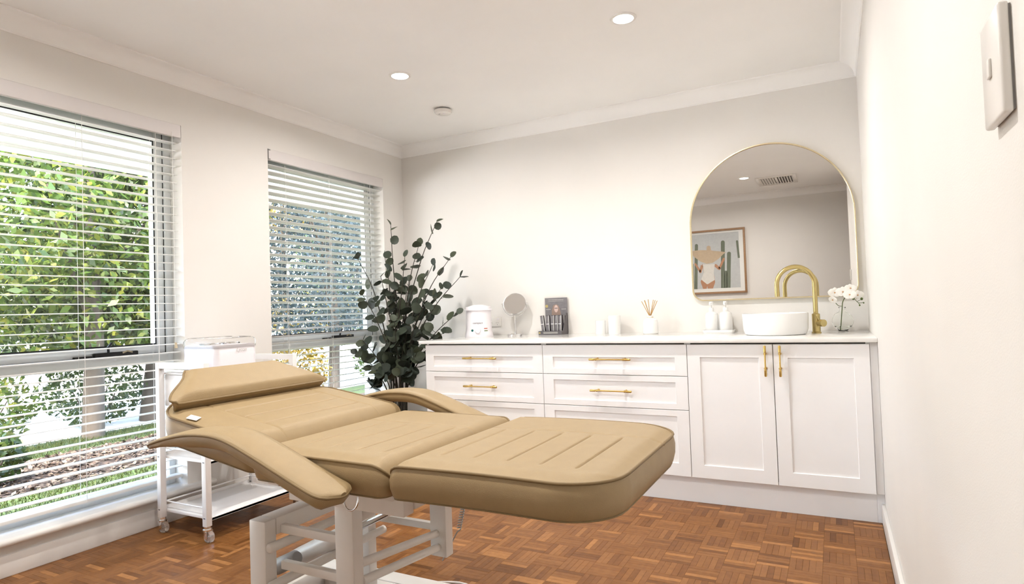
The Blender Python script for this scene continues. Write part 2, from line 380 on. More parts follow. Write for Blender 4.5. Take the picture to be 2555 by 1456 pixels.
# sills with bullnose front
for k, (y0, y1) in enumerate(WIN):
    e = 0.14 if k == 0 else 0.05
    poly = [(-0.10, y0, WZ0-0.032)]
    poly = [(-0.13, 0, WZ0-0.032)]+[(0.035+0.016*math.sin(t), 0, WZ0-0.016-0.016*math.cos(t)) for t in [q*PI/8 for q in range(9)]]+[(-0.13, 0, WZ0)]
    bm = bmesh.new(); prism(bm, [(a, y0, c) for a, _, c in poly if True], (0, y1-y0, 0))
    # horns either side of the reveal
    nose = [(max(a, 0.0005), 0, c) for a, _, c in poly]
    prism(bm, [(a, y1, c) for a, _, c in nose], (0, e, 0)); prism(bm, [(a, y0-0.05, c) for a, _, c in nose], (0, 0.05, 0))
    tag(struct(finish('trim_%d' % (5+k), bm, 'trim', None, 40)), ['long white bullnose sill under the wide window', 'white bullnose sill beside the leafy plant'][k], 'sill')

# windows
def frame_rect(name, x0, x1, y0, y1, z0, z1, w, mt, parent, wb=None):
    bm = bmesh.new(); wb = wb or w
    box(bm, (x0, y0, z0), (x1, y0+w, z1), 0.002); box(bm, (x0, y1-w, z0), (x1, y1, z1), 0.002)
    box(bm, (x0, y0+w, z0), (x1, y1-w, z0+wb), 0.002); box(bm, (x0, y0+w, z1-w), (x1, y1-w, z1), 0.002)
    return finish(name, bm, mt, parent)
for k, (y0, y1) in enumerate(WIN):
    w = thing('window_%d' % (k+1), ['wide white aluminium window over the trolley', 'narrow white aluminium window beside the plant'][k], 'window', (-0.14, (y0+y1)/2, WZ0)); struct(w)
    def rel(o): o.matrix_parent_inverse = Matrix.Translation((0.14, -(y0+y1)/2, -WZ0)); return o
    rel(frame_rect('window_frame', -0.18, -0.10, y0, y1, WZ0, WZ1, 0.035, 'alu', w, 0.045))
    rel(B('transom', (-0.18, y0+0.035, 0.822), (-0.092, y1-0.035, 0.872), 'alu', w, 0.003))
    s = rel(frame_rect('sash', -0.165, -0.115, y0+0.037, y1-0.037, 0.874, WZ1-0.037, 0.05, 'alu', w))
    rel(frame_rect('gasket', -0.1165, -0.1138, y0+0.085, y1-0.085, 0.922, WZ1-0.085, 0.007, 'black', w))
    rel(frame_rect('gasket', -0.1165, -0.1130, y0+0.034, y1-0.034, 0.8725, WZ1-0.034, 0.005, 'black', w))
    rel(B('pane', (-0.142, y0+0.088, 0.925), (-0.138, y1-0.088, WZ1-0.088), 'pane', w))
    rel(B('pane', (-0.142, y0+0.036, WZ0+0.046), (-0.138, y1-0.036, 0.821), 'pane', w))
    # chain winder on the transom
    yc = -2.23 if k == 0 else -0.62
    bm = bmesh.new(); box(bm, (-0.113, yc-0.11, 0.874), (-0.088, yc+0.10, 0.898), 0.004); box(bm, (-0.113, yc-0.2, 0.874), (-0.09, yc-0.12, 0.886), 0.003)
    wd = rel(finish('chain_winder', bm, 'black', w)); tag(wd, 'black chain winder')
    rel(T('winder_handle', [(-0.085, yc-0.05, 0.90), (-0.07, yc-0.06, 0.925), (-0.065, yc-0.045, 0.945)], 0.006, 'black', w, 8))
    rel(T('winder_chain', [(-0.087, yc+0.02+0.012*i, 0.90-0.004*abs(i-2)) for i in range(5)], 0.004, 'tan', w, 6))

# ------------------------------------------------------------------ venetian blinds
for k, (y0, y1) in enumerate(WIN):
    bl = thing('venetian_blind', ['white slatted blind hanging in the wide window', 'white slatted blind in the window beside the plant'][k], 'blind', (-0.05, (y0+y1)/2, WZ1), 0, 'venetian blinds in the windows')
    inv = Matrix.Translation((0.05, -(y0+y1)/2, -WZ1))
    def ch(o): o.matrix_parent_inverse = inv; return o
    ch(B('valance', (-0.016, y0+0.004, 2.038), (0.004, y1-0.004, 2.1072), 'valance', bl, 0.003))
    ch(B('headrail', (-0.075, y0+0.008, 2.055), (-0.020, y1-0.008, 2.10), 'slat', bl, 0.002))
    if k == 1:
        bm = bmesh.new(); box(bm, (-0.06, y0+0.001, 2.04), (0.006, y0+0.0038, 2.105)); box(bm, (0.0045, y0+0.001, 2.098), (0.007, y0+0.016, 2.105)); box(bm, (0.0045, y0+0.001, 2.040), (0.007, y0+0.016, 2.047))
        tag(ch(finish('bracket', bm, 'greyplastic', bl)), 'grey metal bracket at valance end')
    tilt = math.radians(0.5 if k == 0 else -13)
    pitch = 0.0437; zs = []
    z = 2.012
    while z > 0.235: zs.append(z); z -= pitch
    wy = (y1-y0)/2-0.010
    sect = [(-0.025, -0.0012), (0, 0.0006), (0.025, -0.0012), (0.025, 0.0014), (0, 0.0032), (-0.025, 0.0014)]
    bm = bmesh.new(); ct, st = math.cos(tilt), math.sin(tilt)
    prism(bm, [(a*ct-c*st, -wy, -a*st*-1*-1+c*ct) for a, c in sect], (0, 2*wy, 0))
    bmesh.ops.recalc_face_normals(bm, faces=bm.faces); sm = bpy.data.meshes.new('slat'); bm.to_mesh(sm); bm.free(); sm.materials.append(M['slat'])
    for z in zs:
        o = bpy.data.objects.new('slat', sm); C.objects.link(o); o.parent = bl; o.location = (0, 0, z-WZ1)
    ch(B('bottom_rail', (-0.077, y0+0.01, 0.206), (-0.023, y1-0.01, 0.222), 'slat', bl, 0.003))
    spots = [y0+0.25, y0+0.95, -2.42, -2.06] if k == 0 else [y0+0.16, (y0+y1)/2, y1-0.13]
    for yc in spots:
        bm = bmesh.new()
        for dx in (-0.0265, 0.0265): tube(bm, [(-0.05+dx, yc, 2.06), (-0.05+dx, yc, 0.21)], 0.0011, 5)
        tube(bm, [(-0.05, yc+0.014, 2.06), (-0.05, yc+0.014, 0.21)], 0.0013, 5)
        ch(finish('ladder_cord', bm, 'slat', bl))
    if k == 0:
        ch(T('pull_cord', [(0.009, -1.99, 2.06), (0.009, -1.99, 0.93)], 0.0015, 'slat', bl, 5))
        ch(LT('cord_tassel', [(0, 0.03), (0.005, 0.028), (0.009, 0), (0.0, -0.002)], 'tan', bl, 12, (0.009, -1.99, 0.90)))

# ------------------------------------------------------------------ garden outside
GZ = -0.2
def gbox(name, x0, x1, y0, y1, z, mt, lab, cat):
    return struct(tag(B(name, (x0, y0, z-0.1), (x1, y1, z), mt), lab, cat))
gbox('lawn', -2.19, -TH, -9, 13, GZ, 'lawn', 'strip of lawn soil outside the windows', 'lawn')
gbox('mulch_bed', -3.5, -2.19, -9, 13, GZ+0.01, 'mulch', 'brown bark mulch bed beyond the lawn', 'garden bed')
gbox('lawn_verge', -4.3, -3.5, -9, 13, GZ+0.005, 'lawn', 'grass verge beyond the mulch bed', 'lawn')
gbox('driveway', -30, -4.3, -20, 30, GZ-0.01, 'road', 'pale sunlit driveway behind the trees', 'driveway')
gbox('ground', -40, 20, -30, 40, GZ-0.13, 'road', 'pale ground around the house', 'ground')
struct(tag(B('eave', (-1.48, -9, 2.2), (-TH, 9, 2.26), 'soffit'), 'white eave soffit over the windows', 'eave'))
struct(tag(B('fascia', (-1.52, -9, 2.16), (-1.48, 9, 2.42), 'soffit'), 'white fascia board at the eave edge', 'fascia'))
struct(tag(B('wall_outside', (-TH-0.01, -9, -0.3), (-TH-0.001, WIN[0][0]-0.3, 2.2), 'brickout'), 'rendered outer wall of the house', 'wall'))

def leaf_cloud(name, mt, centers, n, size, parent, lo=0.0, tone_mu=0.5):
    """n small diamond leaves spread through ellipsoids (cx,cy,cz,rx,ry,rz)"""
    cs = np.array(centers, float); vol = cs[:, 3]*cs[:, 4]*cs[:, 5]; idx = RNG.choice(len(cs), n, p=vol/vol.sum())
    d = RNG.normal(size=(n, 3)); d /= np.linalg.norm(d, axis=1)[:, None]
    rad = RNG.uniform(0.35, 1.0, n)**0.5
    P = cs[idx, :3]+d*rad[:, None]*cs[idx, 3:]
    P[:, 2] = np.maximum(P[:, 2], lo)
    a = RNG.normal(size=(n, 3)); a /= np.linalg.norm(a, axis=1)[:, None]
    b = np.cross(a, RNG.normal(size=(n, 3))); b /= np.linalg.norm(b, axis=1)[:, None]
    s = size*RNG.uniform(0.6, 1.4, n)[:, None]
    Q = np.stack([P-a*s, P+b*s*0.5+a*s*0.1, P+a*s, P-b*s*0.5+a*s*0.1], 1).reshape(-1, 3)
    me = bpy.data.meshes.new(name); me.vertices.add(4*n); me.vertices.foreach_set('co', Q.ravel())
    me.loops.add(4*n); me.loops.foreach_set('vertex_index', np.arange(4*n)); me.polygons.add(n)
    me.polygons.foreach_set('loop_start', np.arange(n)*4); me.polygons.foreach_set('loop_total', np.full(n, 4)); me.update(); me.validate()
    attr_tone(me, np.clip(RNG.normal(tone_mu, 0.25, n), 0, 1))
    o = link(name, me, mt, parent, 0); o['kind'] = 'stuff'; return o
def garden_tree(label, x, y, h, mt, crown, n, size, r=0.1, lean=(0, 0), name='garden_tree', mu=0.5):
    t = thing(name, label, 'tree' if name == 'garden_tree' else 'shrub', (x, y, GZ))
    top = (lean[0], lean[1], h*0.7)
    pts = polyline([(0, 0, -0.02), (lean[0]*0.3+0.05, lean[1]*0.3, h*0.25), (lean[0]*0.6-0.03, lean[1]*0.6, h*0.45), top], 4)
    T('trunk', pts, [r*(1-0.6*i/len(pts)) for i in range(len(pts))], 'trunk', t, 10)
    for q in range(3):
        a = random.uniform(0, 2*PI); p = pts[len(pts)*(q+2)//6]
        T('branch', polyline([p, p+Vector((math.cos(a)*0.4, math.sin(a)*0.4, 0.5)), p+Vector((math.cos(a)*0.9, math.sin(a)*0.9, 1.2))], 3), [r*0.4, r*0.35, r*0.3, r*0.25, r*0.2, r*0.15, r*0.1], 'trunk', t, 7)
    leaf_cloud('crown', mt, crown, n, size, t, 0.05, mu)
    return t
garden_tree('bushy lime green tree with yellow leaf tips beyond the mulch', -4.1, -0.25, 4.6, 'leaf_lime',
            [(0, 0, 2.7, 1.2, 1.3, 1.5), (-0.4, 0.8, 2.0, 1.0, 1.0, 1.0), (0.2, -1.0, 2.4, 1.0, 1.1, 1.2), (-0.2, 0.0, 1.55, 1.1, 1.2, 0.7)], 15000, 0.046, 0.11)
garden_tree('taller mid green tree with a leaning trunk beside the lime tree', -4.7, 0.75, 5.2, 'leaf_mid',
            [(0, 0, 2.4, 1.3, 1.2, 1.5), (0.2, 0.5, 3.6, 1.2, 1.2, 1.2), (-0.3, -0.4, 1.5, 1.1, 1.2, 0.7)], 15000, 0.050, 0.13, (0.1, 0.35), mu=0.45)
garden_tree('dark green tree standing behind the lime tree', -6.4, -0.4, 5.5, 'leaf_mid', [(0, 0, 2.5, 1.5, 2.4, 1.7), (0, 0.3, 4.4, 1.5, 2.0, 1.3), (0, 0.4, 1.3, 1.2, 2.4, 0.7)], 15000, 0.062, 0.12, mu=0.35)
garden_tree('yellow green tree behind the leaning trunk', -6.6, 2.2, 5.5, 'leaf_lime', [(0, 0, 2.7, 1.5, 1.8, 1.8), (0.2, 0.2, 4.4, 1.4, 1.5, 1.2)], 13000, 0.062, 0.12, mu=0.6)
garden_tree('fine leaved tree, blue green from painted sky reflection, outside the narrow window', -4.6, 3.9, 5.2, 'leaf_sky_tint',
            [(0, 0, 2.0, 1.2, 1.5, 1.3), (0.1, 0.3, 3.1, 1.2, 1.5, 1.0), (0, -0.6, 1.4, 0.9, 0.9, 0.7)], 15000, 0.037, 0.1, mu=0.5)
garden_tree('second tree painted blue green by sky reflection further along the garden bed', -5.4, 6.2, 5.6, 'leaf_sky_tint', [(0, 0, 2.2, 1.5, 1.8, 1.6), (0, 0, 3.8, 1.4, 1.7, 1.2)], 9240, 0.050, 0.1, mu=0.45)
garden_tree('golden leaved tree behind the blue green tree', -7.2, 5.2, 5.6, 'leaf_gold', [(0, 0, 4.0, 1.6, 2.2, 1.0), (0, 0.6, 1.3, 1.2, 1.8, 0.5)], 6600, 0.056, 0.1, mu=0.55)
garden_tree('tall mid green tree at the far end of the driveway', -8.0, 8.6, 6.2, 'leaf_mid', [(0, 0, 3.0, 1.8, 2.2, 2.2)], 7040, 0.068, 0.13, mu=0.5)
garden_tree('broad mid green tree at the corner of the house', -4.8, -3.2, 5.2, 'leaf_mid', [(0, 0, 2.6, 1.4, 1.6, 1.8)], 6600, 0.056, 0.12, mu=0.5)
for (x, y, rr, mt, lab, mu) in ((-4.5, -1.15, 0.55, 'leaf_lime', 'low lime shrub at the edge of the driveway', 0.5), (-5.0, 0.25, 0.6, 'leaf_mid', 'rounded green shrub between the two trunks', 0.55),
                            (-3.75, 1.1, 0.45, 'leaf_mid', 'small dark shrub at the mulch edge by the leaning trunk', 0.4), (-4.2, 2.6, 0.6, 'leaf_gold', 'golden low shrub outside the narrow window', 0.6),
                            (-4.0, 4.6, 0.6, 'leaf_lime', 'lime low shrub under the blue green tree', 0.5), (-2.75, -1.75, 0.28, 'leaf_mid', 'small leafy clump growing in the mulch', 0.5)):
    t = thing('garden_shrub', lab, 'shrub', (x, y, GZ))
    bm = bmesh.new()
    for q in range(5):
        a = q*1.3; tube(bm, [(0.03*math.cos(a), 0.03*math.sin(a), -0.02), (rr*0.5*math.cos(a), rr*0.5*math.sin(a), rr*0.9)], [0.014, 0.006], 6)
    finish('stems', bm, 'trunk', t)
    leaf_cloud('foliage', mt, [(0, 0, rr*0.75, rr, rr, rr*0.75)], int(3000*rr), 0.035, t, 0.01, mu)
# grass blades
def grass(name, x0, x1, y0, y1, n, lab):
    P = np.stack([RNG.uniform(x0, x1, n), RNG.uniform(y0, y1, n), np.full(n, GZ)], 1)
    a = RNG.uniform(0, 2*PI, n); h = RNG.uniform(0.02, 0.06, n); w = 0.004
    dx, dy = np.cos(a)*w, np.sin(a)*w; lx, ly = RNG.normal(0, 0.02, n), RNG.normal(0, 0.02, n)
    Q = np.stack([P-np.stack([dx, dy, 0*dx], 1), P+np.stack([dx, dy, 0*dx], 1), P+np.stack([lx, ly, h], 1)], 1).reshape(-1, 3)
    me = bpy.data.meshes.new(name); me.vertices.add(3*n); me.vertices.foreach_set('co', Q.ravel()); me.loops.add(3*n); me.loops.foreach_set('vertex_index', np.arange(3*n))
    me.polygons.add(n); me.polygons.foreach_set('loop_start', np.arange(n)*3); me.polygons.foreach_set('loop_total', np.full(n, 3)); me.update()
    attr_tone(me, RNG.uniform(0, 1, n)); tag(link(name, me, 'grass', None, 0), lab, 'grass', None, 'stuff')
grass('lawn_grass', -2.15, -0.5, -3.2, 2.5, 26000, 'short bright green lawn grass outside the windows')
grass('verge_grass', -4.25, -3.54, -2.5, 2.5, 9000, 'green verge grass beyond the mulch')
# bark chips
n = 9000; P = np.stack([RNG.uniform(-3.46, -2.23, n), RNG.uniform(-2.6, 3.0, n), RNG.uniform(GZ+0.012, GZ+0.03, n)], 1)
a = RNG.normal(size=(n, 3))*[1, 1, 0.3]; a /= np.linalg.norm(a, axis=1)[:, None]; b = np.cross(a, RNG.normal(size=(n, 3))*[0.3, 0.3, 1]); b /= np.linalg.norm(b, axis=1)[:, None]
s = RNG.uniform(0.012, 0.035, n)[:, None]; Q = np.stack([P-a*s, P+b*s*0.45, P+a*s, P-b*s*0.45], 1).reshape(-1, 3)
me = bpy.data.meshes.new('bark_chips'); me.from_pydata(Q.tolist(), [], np.arange(4*n).reshape(-1, 4).tolist()); attr_tone(me, RNG.uniform(0, 1, n))
M['chip'] = leaf_mat('bark_chip', (0.02, 0.013, 0.008), (0.065, 0.042, 0.028), (0.18, 0.14, 0.10), 0.0, 0.8)
tag(link('bark_chips', me, 'chip', None, 0), 'loose brown bark chips over the garden bed', 'mulch', None, 'stuff')

# ------------------------------------------------------------------ ceiling fittings
def downlight(x, y, lab):
    t = thing('downlight', lab, 'light', (x, y, H), 0, 'recessed ceiling downlights')
    LT('trim_ring', [(0.046, -0.002), (0.048, -0.006), (0.060, -0.005), (0.063, 0.0), (0.057, 0.002), (0.046, 0.002)], 'trim', t, 40, closed=True)
    LT('lens', [(0, -0.0035), (0.046, -0.0035), (0.046, 0.001), (0, 0.001)], 'lens', t, 32)
    ld = bpy.data.lights.new('downlight_lamp', 'AREA'); ld.shape = 'DISK'; ld.size = 0.075; ld.energy = LAMP_W; ld.color = LAMP_COL; ld.spread = math.radians(165)
    lo = bpy.data.objects.new('downlight_lamp', ld); C.objects.link(lo); lo.parent = t; lo.location = (0, 0, -0.006)
downlight(2.292, -1.249, 'lit recessed downlight in the ceiling above the vanity bench')
downlight(0.978, -1.256, 'lit recessed downlight in the ceiling near the smoke alarm')
downlight(2.293, -3.131, 'lit recessed downlight beside the ceiling vent, seen in the mirror')
downlight(0.978, -3.131, 'unseen recessed downlight added for light near the wide window')  # unseen lamp, added to brighten the window side of the room
t = thing('smoke_alarm', 'round white smoke alarm on the ceiling', 'smoke alarm', (0.85, -0.635, H))
LT('base_plate', [(0, 0), (0.050, 0), (0.050, -0.010), (0, -0.010)], 'greyplastic', t, 36)
LT('cover', [(0.0, -0.034), (0.035, -0.034), (0.052, -0.030), (0.060, -0.018), (0.060, -0.011), (0.0, -0.011)], 'switch', t, 40)
LT('test_button', [(0, -0.0365), (0.010, -0.036), (0.011, -0.033), (0, -0.033)], 'plastic', t, 16, (0.012, -0.008, 0))
B('vent_slot', (-0.026, -0.018, -0.0347), (-0.014, -0.012, -0.0335), 'ink', t)
t = thing('ceiling_vent', 'white ceiling air vent with two rows of louvres, seen in the mirror', 'vent', (2.60, -3.48, H))
vx, vy = 0.205, 0.25
bm = bmesh.new()
for (a, b) in (((-vx, -vy, -0.012), (-vx+0.035, vy, 0)), ((vx-0.035, -vy, -0.012), (vx, vy, 0)), ((-vx+0.035, -vy, -0.012), (vx-0.035, -vy+0.04, 0)), ((-vx+0.035, vy-0.04, -0.012), (vx-0.035, vy, 0)), ((-0.012, -vy+0.04, -0.012), (0.012, vy-0.04, 0))): box(bm, a, b, 0.002)
finish('vent_frame', bm, 'switch', t)
B('vent_shade_sheet', (-vx+0.035, -vy+0.04, -0.003), (vx-0.035, vy-0.04, 0), 'gap', t)  # flat dark sheet, painted shade behind the louvres
for s in (-1, 1):
    for q in range(6):
        x = s*(0.022+q*0.027)
        PR('louvre', [(x, -vy+0.045, -0.004), (x+s*0.016, -vy+0.045, -0.013), (x+s*0.018, -vy+0.045, -0.011), (x+s*0.002, -vy+0.045, -0.003)], (0, 2*vy-0.09, 0), 'switch', t)

# switch plate (on the right wall), socket (on the back wall)
t = thing('light_switch', 'white rectangular light switch plate on the side wall', 'switch', (W, -3.235, 1.28))
B('mounting_block', (-0.002, -0.037, -0.053), (0, 0.037, 0.053), 'greyplastic', t)
B('face_plate', (-0.0115, -0.040, -0.056), (-0.002, 0.040, 0.056), 'switch', t, 0.003, 3)
B('rocker', (-0.0145, -0.006, -0.009), (-0.011, 0.006, 0.011), 'switch', t, 0.0015, 3)
t = thing('power_outlet', 'white double power outlet on the wall beside the wax warmer', 'outlet', (0.835, 0, 0.955))
B('face_plate', (-0.058, -0.009, -0.037), (0.058, 0, 0.037), 'switch', t, 0.003)
for s in (-1, 1):
    B('rocker', (s*0.036-0.005, -0.013, 0.012), (s*0.036+0.005, -0.0085, 0.026), 'plastic', t, 0.001)
    bm = bmesh.new()
    for (dx, dz, r) in ((-0.008, 0.0, 0.5), (0.008, 0.0, -0.5), (0, -0.014, 0)):
        c0 = Vector((s*0.027+dx, -0.0098, -0.008+dz)); v = Vector((math.sin(r), 0, math.cos(r)))*0.004
        prism(bm, [c0-v+Vector((-0.0009, 0, 0)), c0-v+Vector((0.0009, 0, 0)), c0+v+Vector((0.0009, 0, 0)), c0+v+Vector((-0.0009, 0, 0))], (0, 0.001, 0))
    finish('socket_slots', bm, 'ink', t)

# ------------------------------------------------------------------ bench cabinets
BY, FY = -0.767, -0.747      # front of the doors, front of the carcass
def shaker(name, x0, x1, z0, z1, ml, mr, mb, mtp, parent):
    """door or drawer front with a recessed centre panel"""
    g = 0.0015; x0 += g; x1 -= g; z0 += g; z1 -= g
    a, b, c, d = x0+ml, x1-mr, z0+mb, z1-mtp
    bm = bmesh.new()
    def ring(y, X0, X1, Z0, Z1): return [bm.verts.new(p) for p in ((X0, y, Z0), (X1, y, Z0), (X1, y, Z1), (X0, y, Z1))]
    e = 0.0012
    R = [ring(FY-0.001, x0, x1, z0, z1), ring(BY+e, x0, x1, z0, z1), ring(BY, x0+e, x1-e, z0+e, z1-e), ring(BY, a, b, c, d), ring(BY+0.0075, a+0.0022, b-0.0022, c+0.0022, d-0.0022)]
    for p, q in zip(R[:-1], R[1:]):
        for i in range(4): bm.faces.new((p[i], p[(i+1) % 4], q[(i+1) % 4], q[i]))
    bm.faces.new(R[0][::-1]); bm.faces.new(R[-1])
    return finish(name, bm, 'cab', parent, 20)
def pull(parent, c, L_, vertical):
    """brass bar pull: thin bar, thicker end grips and two posts"""
    bm = bmesh.new(); d = Vector((0, 0, 1)) if vertical else Vector((1, 0, 0)); c = Vector(c); o = Vector((0, -0.027, 0)); h = L_/2
    tube(bm, [c+o-d*(h-0.03), c+o+d*(h-0.03)], 0.0038, 12)
    for s in (-1, 1):
        tube(bm, [c+o+d*s*(h-0.034), c+o+d*s*(h-0.032), c+o+d*s*(h-0.003), c+o+d*s*h], [0.004, 0.0062, 0.0062, 0.0045], 12)
        tube(bm, [c+d*s*(h-0.04)+Vector((0, 0.0075, 0)), c+d*s*(h-0.04)+Vector((0, -0.012, 0)), c+o+d*s*(h-0.04)], [0.0075, 0.0058, 0.0068], 12)
    return tag(finish('handle', bm, 'brass', parent, 45), 'brushed brass bar handle')
def carcass(t, x0, x1):
    bm = bmesh.new(); z0, z1 = 0.133, 0.8375
    box(bm, (x0, FY, z0), (x0+0.016, -0.012, z1)); box(bm, (x1-0.016, FY, z0), (x1, -0.012, z1)); box(bm, (x0+0.016, FY, z0), (x1-0.016, -0.012, z0+0.016)); box(bm, (x0+0.016, -0.03, z0+0.016), (x1-0.016, -0.012, z1))
    finish('carcass', bm, 'cab', t)
    B('gap_shade_sheet', (x0+0.016, FY, z0+0.016), (x1-0.016, FY+0.016, z1), 'gap', t)  # dark sheet painting the shade in the gaps around the fronts
    B('plinth', (x0, -0.7275, 0.0), (x1, -0.7115, 0.1325), 'cab', t)
    bm = bmesh.new()
    for xx in (x0+0.06, x1-0.06): box(bm, (xx-0.02, -0.62, 0), (xx+0.02, -0.58, 0.1325)); box(bm, (xx-0.02, -0.12, 0), (xx+0.02, -0.08, 0.1325))
    finish('feet', bm, 'greyplastic', t)
ROWS = [(0.6615, 0.8305), (0.4835, 0.6615), (0.137, 0.4835)]
for k, (x0, x1, lab) in enumerate(((0.742, 1.584, 'white shaker three drawer cabinet nearest the leafy plant'), (1.584, 2.419, 'white shaker three drawer cabinet beside the two door cabinet'))):
    t = thing('drawer_cabinet', lab, 'cabinet', ((x0+x1)/2, -0.38, 0), 0, 'white bench cabinets')
    n_before = set(bpy.data.objects)
    carcass(t, x0, x1)
    for r, (z0, z1) in enumerate(ROWS):
        d = shaker('drawer_front', x0, x1, z0, z1, 0.063, 0.063, 0.066 if r == 2 else 0.031, 0.069 if r == 0 else 0.031, t)
        pull(d, ((x0+x1)/2, BY, (z0+z1)/2+0.003), 0.24, False)
    for o in set(bpy.data.objects)-n_before:
        if o.parent == t: o.matrix_parent_inverse = Matrix.Translation((-(x0+x1)/2, 0.38, 0))
t = thing('vanity_cabinet', 'white shaker two door cabinet under the round basin', 'cabinet', (2.835, -0.38, 0), 0, 'white bench cabinets')
n_before = set(bpy.data.objects)
carcass(t, 2.419, 3.251)
for x0, x1, hx in ((2.419, 2.8365, 2.802), (2.8365, 3.251, 2.869)):
    d = shaker('door', x0, x1, 0.137, 0.8305, 0.064, 0.064, 0.066, 0.066, t)
    pull(d, (hx, BY, 0.748), 0.152, True)
for o in set(bpy.data.objects)-n_before:
    if o.parent == t: o.matrix_parent_inverse = Matrix.Translation((-2.835, 0.38, 0))
struct(tag(B('trim_8', (3.2515, BY+0.016, 0.137), (W-0.0005, FY+0.06, 0.8375), 'cab', None, 0.001), 'narrow white filler strip between the door cabinet and the side wall', 'filler'))
struct(tag(B('trim_9', (3.2515, -0.7275, 0.0), (W-0.0005, -0.7115, 0.1325), 'cab'), 'short white plinth piece at the side wall', 'plinth'))
HC = 0.8577
tag(B('benchtop', (0.704, -0.7874, 0.838), (W-0.0005, -0.0005, HC), 'stone', None, 0.002), 'long polished white stone benchtop', 'benchtop')

# ------------------------------------------------------------------ arched mirror
MX0, MX1, MZ0, MZS = 2.313, 3.246, 1.055, 1.538
def arch(off, nc=10):
    r = (MX1-MX0)/2-off; cx = (MX0+MX1)/2; rc = 0.07-off; p = []
    x0, x1, z0 = MX0+off, MX1-off, MZ0+off
    for q in range(nc+1): t = PI+q*PI/2/nc; p.append((x0+rc+rc*math.cos(t), z0+rc+rc*math.sin(t)))
    for q in range(nc+1): t = 1.5*PI+q*PI/2/nc; p.append((x1-rc+rc*math.cos(t), z0+rc+rc*math.sin(t)))
    for q in range(49): t = q*PI/48; p.append((cx+r*math.cos(t), MZS+r*math.sin(t)))
    return p
t = thing('wall_mirror', 'large arched wall mirror with a thin gold frame', 'mirror', ((MX0+MX1)/2, 0, MZ0))
inv = Matrix.Translation((-(MX0+MX1)/2, 0, -MZ0))
bm = bmesh.new(); rings = []
for off, y in ((0, -0.0005), (0, -0.026), (0.0015, -0.028), (0.0065, -0.028), (0.008, -0.026), (0.008, -0.0005)):
    rings.append([bm.verts.new((x, y, z)) for x, z in arch(off)])
for a, b in zip(rings, rings[1:]+rings[:1]):
    for i in range(len(a)): j = (i+1) % len(a); bm.faces.new((a[i], a[j], b[j], b[i]))
finish('frame', bm, 'gold', t, 40).matrix_parent_inverse = inv
PR('glass', [(x, -0.016, z) for x, z in arch(0.0075)], (0, 0.012, 0), 'mirror', t, 0).matrix_parent_inverse = inv

# ------------------------------------------------------------------ framed print on the rear wall
t = thing('framed_print', 'oak framed photo print of a figure in a huge straw hat among cacti', 'picture', (1.745, YR, 1.156))
inv = Matrix.Translation((-1.745, -YR, -1.156))
def pp(o): o.matrix_parent_inverse = inv; return o
fx0, fx1, fz0, fz1 = 1.345, 2.145, 1.156, 1.988
bm = bmesh.new()
for a, b in (((fx0, YR, fz0), (fx0+0.024, YR+0.03, fz1)), ((fx1-0.024, YR, fz0), (fx1, YR+0.03, fz1)), ((fx0+0.024, YR, fz0), (fx1-0.024, YR+0.03, fz0+0.024)), ((fx0+0.024, YR, fz1-0.024), (fx1-0.024, YR+0.03, fz1))): box(bm, a, b, 0.001)
pp(finish('frame', bm, 'oak', t))
pp(B('mount', (fx0+0.022, YR+0.002, fz0+0.022), (fx1-0.022, YR+0.012, fz1-0.022), 'paper', t))
def flatp(name, pts, layer, m_, par=t):
    y = YR+0.012+0.0004*layer; return pp(PR(name, [(x, y, z) for x, z in pts], (0, 0.0003, 0), m_, par, 0))
ax0, ax1, az0, az1 = 1.42, 2.068, 1.225, 1.94
flatp('print_sky', [(ax0, az0), (ax1, az0), (ax1, az1), (ax0, az1)], 0, flat('print_grey_sky', (0.56, 0.56, 0.565)))
cact, skin, cloth, straw = flat('print_cactus', (0.15, 0.17, 0.12)), flat('print_skin', (0.50, 0.24, 0.13)), flat('print_white_suit', (0.74, 0.70, 0.65)), flat('print_straw', (0.56, 0.42, 0.29))
def cap(x0, z0, x1, z1, w, n=6):
    d = Vector((x1-x0, z1-z0)); d.normalize(); nn = Vector((-d.y, d.x)); p = [Vector((x0, z0))-nn*w, Vector((x1, z1))-nn*w]
    p += [Vector((x1, z1))-nn*w*math.cos(q*PI/n)+d*w*math.sin(q*PI/n) for q in range(1, n)]
    return [tuple(v) for v in p+[Vector((x1, z1))+nn*w, Vector((x0, z0))+nn*w]]
for c in ((1.508, az0, 1.538, 1.80, 0.020), (1.850, az0, 1.872, 1.815, 0.024), (1.918, az0, 1.942, 1.665, 0.024), (1.885, az0, 1.893, 1.43, 0.018), (2.06, 1.60, 2.046, 1.815, 0.013), (1.47, az0, 1.475, 1.55, 0.018)):
    flatp('print_cactus', cap(*c), 1, cact)
fig = flatp('print_figure', [(1.60, az0), (1.645, az0), (1.655, 1.262), (1.66, az0), (1.725, az0), (1.755, 1.30), (1.752, 1.37), (1.74, 1.43), (1.765, 1.54), (1.60, 1.55), (1.618, 1.44), (1.60, 1.38), (1.572, 1.32)], 2, skin)
for c in ((1.60, 1.535, 1.575, 1.45, 0.016), (1.575, 1.45, 1.515, 1.555, 0.013), (1.76, 1.53, 1.815, 1.478, 0.018), (1.815, 1.478, 1.875, 1.60, 0.014)):
    flatp('print_arm', cap(*c), 2, skin, t)
flatp('print_swimsuit', [(1.65, 1.285), (1.665, 1.285), (1.752, 1.335), (1.742, 1.43), (1.762, 1.54), (1.608, 1.548), (1.62, 1.44), (1.58, 1.35)], 3, cloth)
